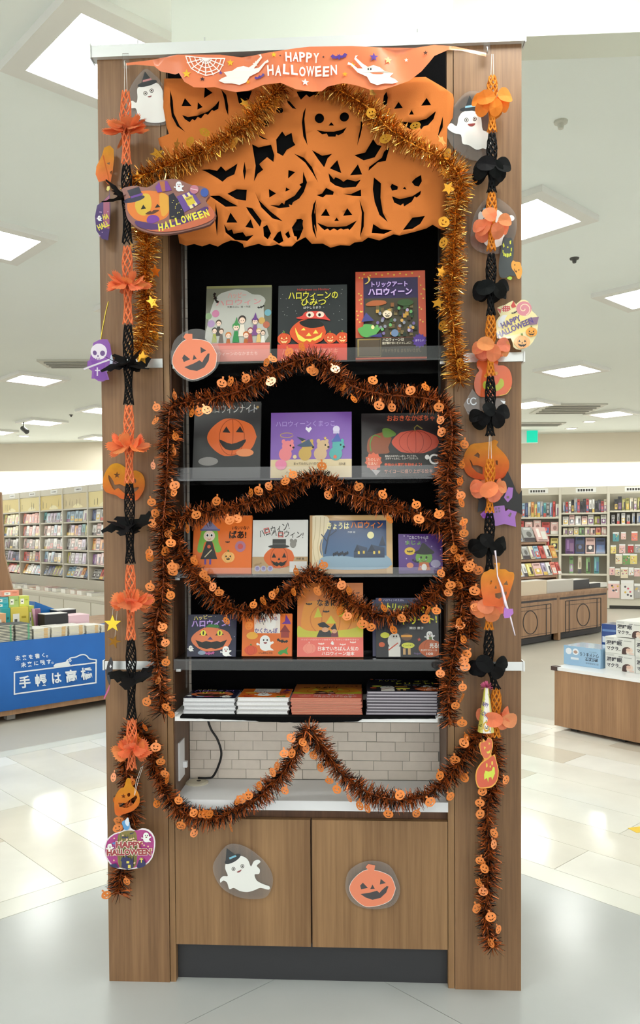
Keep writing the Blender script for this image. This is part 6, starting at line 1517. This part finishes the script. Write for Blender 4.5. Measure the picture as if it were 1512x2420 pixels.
# ---------------------------------------------------------------- right bookcase
pR = ground(1437, 1437)
BF = Fr(pR, math.radians(-18))
sb_ = [BF.m(px, 1300)[0] for px in (1323, 1437)]; bw2 = sb_[1]-sb_[0]
S0 = sb_[0]-bw2; zt_r = BF.m(1380, 1150)[1]; zh_r = BF.m(1380, 1168)[1]
rb = thing('bookcase', 'ivory wall bookcase with books and stationery at far right', 'bookcase', BF.W(S0, 0, 0), BF.a)
for k in range(4): MB().box(k*bw2-.022, k*bw2+.022, -.03, .3, 0, zt_r).build('upright', M_bcase, rb)
MB().box(0, 3*bw2, .3, .32, 0, zt_r).build('back_panel', M_bcback, rb)
rows = [[1222, 1263, 1300, 1340], [1211, 1240, 1264, 1309, 1356], [1206, 1238]]
ZR = []
for k in range(3):
    x0, x1 = k*bw2+.023, (k+1)*bw2-.023; cx_ = (1275, 1380, 1475)[k]
    hp_ = MB().box(x0, x1, -.02, .02, zh_r, zt_r).build('header_panel', M_bcase, rb)
    l_ = MB().box(x0+.3*bw2, x0+.72*bw2, -.026, -.0205, zh_r+.03, zt_r-.02, (240, 240, 236))
    for j in range(6): l_.flat(rect(x0+.34*bw2+j*.055*bw2, zh_r+.05, x0+.38*bw2+j*.055*bw2, zt_r-.045), -.0265, (70, 68, 66))
    l_.build('header_label', M_generic, hp_)
    zs_ = [BF.m(cx_, y)[1] for y in rows[k]]; ZR.append(zs_)
    for z in zs_: MB().box(x0, x1, -.02, .3, z-.03, z).build('shelf', M_bcase, rb)
    MB().box(x0, x1, -.02, .3, .05, .32 if k < 2 else .42).build('base_panel', M_bcase, rb)
MB().box(0, 3*bw2, 0, .3, 0, .049, (60, 58, 54)).build('plinth', M_generic, rb)
def row_books(k, r, n, wr, hr, names, spine, bayname, rowname, x0f=.05, x1f=.97):
    s = S0+bw2*(k+x0f); e = S0+bw2*(k+x1f); z = ZR[k][r]+.001; step = (e-s)/n
    for i in range(n):
        cn = rnd.choice(names); w = step*rnd.uniform(*wr); h = rnd.uniform(*hr)
        bg_book(BF, s+step*(i+.5), .06, z, cn, w, h, .16 if spine else .02, rnd.randrange(6), '%s %s, %s from left, %s shelf, %s bay, right bookcase' % (cn, 'book spine' if spine else 'magazine', ORD[i], rowname, bayname), 'books on the right bookcase', 0 if spine else -.14, 0, 'spine_book' if spine else 'magazine')
MIX = ['white', 'red', 'light blue', 'teal', 'orange', 'pale yellow', 'navy', 'cream', 'black', 'coral pink', 'grey']
row_books(0, 0, 14, (.75, .95), (.2, .3), MIX, True, 'left', 'top'); row_books(0, 1, 5, (.85, .92), (.22, .26), ['red', 'pale pink', 'cream', 'light blue'], False, 'left', 'second')
row_books(0, 2, 5, (.8, .92), (.2, .25), MIX, False, 'left', 'third')
row_books(1, 0, 15, (.7, .95), (.19, .26), ['white', 'red', 'white', 'grey', 'cream', 'coral pink', 'black'], True, 'middle', 'top'); row_books(1, 1, 7, (.8, .92), (.14, .175), ['pale pink', 'pale yellow', 'cream', 'olive', 'navy', 'white'], False, 'middle', 'second')
row_books(1, 2, 8, (.8, .92), (.115, .138), ['cream', 'pale pink', 'green', 'coral pink', 'white'], False, 'middle', 'third'); row_books(1, 3, 4, (.85, .95), (.27, .31), ['grey', 'navy', 'purple', 'pale pink'], False, 'middle', 'fourth', .1, .95)
row_books(1, 4, 4, (.4, .6), (.27, .32), ['green', 'grey', 'cream', 'teal'], False, 'middle', 'fifth', .15, .85)
row_books(2, 0, 11, (.7, .95), (.2, .25), ['olive', 'black', 'grey', 'cream', 'olive'], True, 'right', 'top', .12); row_books(2, 1, 9, (.5, .75), (.15, .195), ['white', 'white', 'grey'], True, 'right', 'second')
# stationery packets hung on pegs
hooks = [(1455, 1266, 1.0), (1473, 1264, .8), (1499, 1264, 1.), (1449, 1296, .9), (1470, 1294, 1.), (1490, 1294, .9), (1506, 1294, .9), (1462, 1318, 1.1), (1480, 1318, 1.2), (1497, 1318, 1.1), (1446, 1347, .9), (1459, 1350, .8), (1475, 1350, 1.2), (1491, 1348, .85), (1505, 1350, .9), (1450, 1388, 1.9), (1482, 1388, 2.1), (1510, 1392, 1.6)]
pc = ['teal', 'pale pink', 'coral pink', 'pale yellow', 'pale pink', 'red', 'grey', 'cream', 'green', 'pale yellow', 'pale pink', 'cream', 'cream', 'white', 'pale pink', 'pale pink', 'white', 'grey']
for i, (px, py, sz) in enumerate(hooks):
    s, z = BF.m(px, py, -.04)
    t = thing('stationery_packet', '%s stationery packet, %s in reading order on the peg wall' % (pc[i], ORD[i] if i < 16 else ('seventeenth', 'eighteenth')[i-16]), 'packet', BF.W(s, -.045, z-.1*sz), BF.a, 'stationery packets on pegs at far right')
    w, h = .1*sz, .16*sz
    MB().box(-w/2, w/2, 0, .012, 0, h, PAL[pc[i]]).build('packet_card', M_card, t); m_ = MB(); m_.flat(rect(-w*.5, 0, w*.5, h), -.0003, PAL[pc[i]]); m_.flat(rect(-w*.5, h*.84, w*.5, h), -.0006, (240, 240, 238))
    for j in range(7): m_.flat(ell(rnd.uniform(-w*.35, w*.35), rnd.uniform(h*.12, h*.74), w*.09, w*.09, 8), -.0006, rnd.choice([(214, 110, 130), (120, 150, 180), (240, 236, 232), (226, 190, 90), (90, 84, 90)]))
    m_.build('packet_print', M_card, t); MB().tube([(0, .006, h*.92), (0, .33, h*.92)], .003, 5).build('peg', M_alu, t)

# ---------------------------------------------------------------- brown cabinets with oval inlays and the sloped rack
c0, c1 = ground(1228, 1528), ground(1435, 1493)
CF = Fr(c0, math.atan2(c1.y-c0.y, c1.x-c0.x))
zq_ = lambda a, b: (1212+a/5.04, 1100+b/5.04)
ztc = (CF.m(*zq_(545, 1513))[1]+CF.m(*zq_(1120, 1465))[1])/2
sA, sB, sC = CF.m(1180, 1500)[0], CF.m(*zq_(534, 1800))[0], CF.m(*zq_(1122, 1700))[0]
sA = sB-(sC-sB)
M_inlay = mat('dark_inlay', (34, 20, 16), .5)
for nm, a, b, ov, rows_ in (('brown cabinet with dark oval inlay, nearer the display', sA, sB, (205, 1870, 85, 138), ((80, 1695, 450, 1647), (80, 2085, 450, 2030), (395, 450))), ('brown cabinet with dark oval inlay, beside the packets', sB, sC, (835, 1780, 75, 130), ((625, 1615, 1045, 1578), (625, 2000, 1045, 1938), (625, 668, 1000, 1045)))):
    t = thing('low_cabinet', nm, 'cabinet', CF.W(a, 0, 0), CF.a)
    MB().box(.004, b-a-.004, 0, .9, .09, ztc-.03).build('body', M_woodbg, t); MB().box(0, b-a, -.012, .91, ztc-.0295, ztc).build('top', M_woodbg, t)
    MB().box(.05, b-a-.05, .06, .8, 0, .089, (26, 20, 18)).build('plinth', M_generic, t); MB().box(0, .05, -.006, .06, .0, .0895).build('foot', M_woodbg, t)
    MB().box(.04, b-a-.03, -.003, -.0002, ztc-.085, ztc-.06).build('slot', M_inlay, t)
    fmC = lambda x, y, a=a: (lambda q: (q[0]-a, q[1]))(CF.m(*zq_(x, y)))
    (tx0_, ty0, tx1_, ty1), (ux0, uy0, ux1, uy1), vs_ = rows_
    def line(p, w=9): MB().prism([fmC(*q) for q in stroke(p, w)], -.003, -.0002).build('inlay', M_inlay, t)
    tl = lambda x: ty0+(ty1-ty0)*(x-tx0_)/(tx1_-tx0_); ul = lambda x: uy0+(uy1-uy0)*(x-ux0)/(ux1-ux0)
    line([(tx0_, tl(tx0_)), (tx1_, tl(tx1_))]); line([(ux0, ul(ux0)), (ux1, ul(ux1))])
    for x in vs_: line([(x, tl(x)), (x, ul(x))])
    line([(tx0_, tl(tx0_)+48), (tx1_, tl(tx1_)+48)], 4); line([(ux0, ul(ux0)-42), (ux1, ul(ux1)-42)], 4)
    e_ = ell(ov[0], ov[1], ov[2], ov[3], 28); e_.append(e_[0]); line(e_, 9)
# sloped rack on the cabinet top
RO = .22
r_t = thing('book_rack', 'brown sloped three-tier book rack on the oval cabinets', 'rack', CF.W(0, RO, ztc), CF.a)
tiers = [((60, 945), (470, 930), 770), ((70, 1150), (515, 1135), 985), ((90, 1370), (560, 1360), 1190)]
xl_, xr_ = CF.m(*zq_(-200, 1370), RO)[0], CF.m(*zq_(572, 1365), RO)[0]
ztop = CF.m(*zq_(400, 772), RO+.35)[1]-ztc
MB().prism([(0, 0), (.05, 0), (.38, ztop), (.30, ztop)], -.012, .012).build('side_panel', M_woodbg, r_t, loc=(xr_, 0, 0), rot=(0, 0, PI/2)); MB().prism([(0, 0), (.05, 0), (.38, ztop), (.30, ztop)], -.012, .012).build('side_panel', M_woodbg, r_t, loc=(xl_, 0, 0), rot=(0, 0, PI/2))
bk_ = MB(); bk_.face([(xl_, .06, .01), (xr_, .06, .01), (xr_, .385, ztop), (xl_, .385, ztop)]); bk_.face([(xl_, .08, .01), (xl_, .40, ztop), (xr_, .40, ztop), (xr_, .08, .01)]); bk_.build('sloped_back', M_wooddk, r_t)
trz = [CF.m(*zq_(300, y), RO+o_)[1]-ztc for y, o_ in ((1350, .0), (1142, .12), (938, .24))]
slope = math.atan2(.32, ztop)
for k, z in enumerate(trz):
    yy = .03+z*.3/ztop
    MB().box(xl_+.013, xr_-.013, yy-.05, yy+.03, z+.001, z+.028).build('tier_ledge', M_woodbg, r_t)
RB = [[(-90, 100), (105, 245), (255, 400)], [(-60, 90), (95, 180), (185, 240), (245, 300), (305, 365), (370, 430), (440, 498)], [(-40, 100), (105, 150), (155, 225), (230, 330), (335, 385), (390, 440), (446, 500), (505, 548)]]
RC = [['grey', 'grey', 'pale pink'], ['cream', 'grey', 'cream', 'light blue', 'red', 'white', 'orange'], ['white', 'white', 'pale yellow', 'pale pink', 'lilac', 'white', 'coral pink', 'red']]
for k in range(3):
    zk = trz[2-k]+.029; yy = RO+.03+trz[2-k]*.3/ztop
    for i, (a, b) in enumerate(RB[k]):
        yc = (800, 1060, 1280)[k]; sa = CF.m(*zq_(a, yc), yy)[0]; sb2 = CF.m(*zq_(b, yc), yy)[0]
        bg_book(CF, (sa+sb2)/2, yy-.045, ztc+zk+.002, RC[k][i], (sb2-sa)*.93, (.2, trz[2]-trz[1]-.045, trz[1]-trz[0]-.045)[k], .016, i, '%s book, %s from left, %s tier of the brown rack' % (RC[k][i], ORD[i], ('top', 'middle', 'bottom')[k]), 'books on the brown sloped rack', -slope*.95)
for lb, px, off, col, dep in (('thick beige stack of pamphlets in front of the brown rack', (60, 1395, 400, 1500), .02, (214, 196, 170), .16), ('grey stack of pamphlets in front of the rack, right one', (405, 1385, 718, 1490), .04, (196, 190, 180), .16), ('black storage tray on the oval cabinet top', (712, 1372, 908, 1480), .16, (40, 40, 42), .2), ('low black tray beside the storage tray', (910, 1412, 1040, 1465), .16, (44, 44, 46), .2), ('small white leaflet pile at right end of the cabinet', (1042, 1405, 1120, 1450), .16, (222, 220, 212), .2)):
    x0, y0, x1, y1 = px; p_ = (*zq_(x0, y0), *zq_(x1, y1))
    t, w, h = tbox(CF, lb, p_, off, dep, col, 'paper_stack' if 'stack' in lb or 'pile' in lb else 'storage_tray', 'papers' if 'stack' in lb or 'pile' in lb else 'tray', z0=ztc+.0005, mark=False)
    MB().box(-w/2+.004, w/2-.006, .004, dep-.004, h+.0031, h+.007, (232, 228, 222)).build('top_sheet', M_card, t)

# ---------------------------------------------------------------- low table at right with pillow boxes
g0, g1 = ground(1310, 1722), ground(1512, 1766)
PF = Fr(g0, math.atan2(g1.y-g0.y, g1.x-g0.x))
zp = (PF.m(1312, 1574)[1]+PF.m(1500, 1604)[1])/2
pt = thing('low_table', 'low wooden promotion table with white top at the right', 'table', PF.W(0, 0, 0), PF.a)
MB().box(0, 1.6, 0, 1.1, .025, zp-.022).build('body', M_woodbg, pt); MB().box(-.008, 1.61, -.012, 1.11, zp-.0215, zp).build('tabletop', M_white, pt)
MB().box(-.016, .03, -.02, .03, zp-.024, zp+.003, (70, 48, 44)).build('corner_guard', M_generic, pt)
for a in (.1, .45, .9, 1.4): MB().box(a, a+.05, .04, .09, 0, .0245, (40, 38, 36)).build('foot', M_generic, pt)
zp_ = lambda a, b: (1212+a/5.04, 1440+b/5.04)
off0 = .16
def pillow_box(x0, y0, x1, y1, lb, z0, off=off0, texts=True):
    a, zt3 = PF.m(*zp_(x0, y0), off); b, zb3 = PF.m(*zp_(x1, y1), off); zb3 = z0
    t = thing('pillow_box', lb, 'box', PF.W((a+b)/2, off, zb3), PF.a, 'white pillow boxes')
    w, h = b-a, zt3-zb3
    MB().box(-w/2, w/2, 0, .3, 0, h, (222, 222, 216)).build('box_body', M_card, t)
    base_ = lambda u, v: (-w/2+u*w, h-v*h)
    S = Sheet(base_, -.0006, 1.5e-4)
    S.P(rect(.02, .04, .3, .16), '#c9c9c4'); S.T('深睡眠', .31, .36, .54, .27, '#34343c', 0, .03); S.T('マクラ', .26, .7, .4, .24, '#34343c', 0, .03); S.P(rect(.46, .14, .6, .18), '#6a6a6a'); S.P(rect(.64, .16, .9, .2), '#a8a8a4')
    S.P(ell(.78, .72, .17, .2, 16), '#e6d0c0'); S.P(sm([(.58, .9), (.6, .68), (.68, .56), (.8, .54), (.86, .62), (.76, .7), (.72, .82), (.74, .97), (.6, .98)]), '#4a3430'); S.P(ell(.8, .7, .08, .1, 12), '#dcb8a4'); S.P(rect(.82, .86, .98, .97), '#e0c8bc'); S.P(rect(.46, .78, .55, .82), '#8a8a88')
    S.build('box_print', M_card, t)
    return t, zb3+h
_, h1 = pillow_box(1100, 512, 1450, 740, 'white pillow box at the bottom left of the box pile', zp+.0005)
_, h1b = pillow_box(1458, 555, 1808, 800, 'white pillow box at bottom right, cut by the picture edge', zp+.0005)
_, h2 = pillow_box(1098, 318, 1446, 525, 'white pillow box in the middle of the left column', h1+.001)
_, h2b = pillow_box(1456, 348, 1804, 560, 'white pillow box in the middle row at picture edge', h1b+.001)
pillow_box(1228, 132, 1560, 335, 'white pillow box alone on top of the pile', max(h2, h2b)+.001)
def wide_box(x0, y0, x1, y1, lb, col, off, draw, dep=.22):
    a, zt3 = PF.m(*zp_(x0, y0), off); b, _ = PF.m(*zp_(x1, y1), off); zb3 = zp+.0005
    t = thing('pillow_box', lb, 'box', PF.W((a+b)/2, off, zb3), PF.a); w, h = b-a, zt3-zb3
    MB().box(-w/2, w/2, 0, dep, 0, h, col).build('box_body', M_gloss, t)
    S = Sheet(lambda u, v: (-w/2+u*w, h-v*h), -.0006, 1.5e-4); draw(S); S.build('box_print', M_gloss, t)
def db1(S):
    S.E(.14, .28, .085, .17, '#e6eaf0'); S.E(.33, .28, .085, .17, '#e6eaf0'); S.P(sm([(.27, .3), (.33, .2), (.39, .3), (.33, .38)]), '#b09080')
    S.T('ワイドまくら', .7, .36, .5, .2, '#3a4a5c', PI, .02); S.T('極低反発', .76, .58, .34, .2, '#2c3a4c', PI, .04); S.T('やわらかフィット', .8, .2, .2, .07, '#5a6a7c', PI); S.P(rect(.2, .58, .42, .7), '#dfe8f0'); S.T('まくらのなかみ', .78, .8, .34, .09, '#6a7a8c', PI)
wide_box(605, 425, 1042, 690, 'light blue pillow box with upside-down lettering, left of pile', (150, 186, 216), off0-.02, db1)
def db2(S):
    S.P(rect(.05, .14, .95, .2), '#6a8ac0'); S.P(rect(.06, .34, .3, .5), '#dfe4ee'); S.P(rect(.34, .36, .94, .48), '#d8c8cc'); S.P(rect(.06, .56, .94, .78), '#4a6a78')
    for k in range(6): S.E(.12+k*.15, .66, .05, .1, '#8aa890')
wide_box(1056, 170, 1232, 450, 'dark blue tall box behind the white pillow boxes', (52, 78, 140), off0+.315, db2, .14)
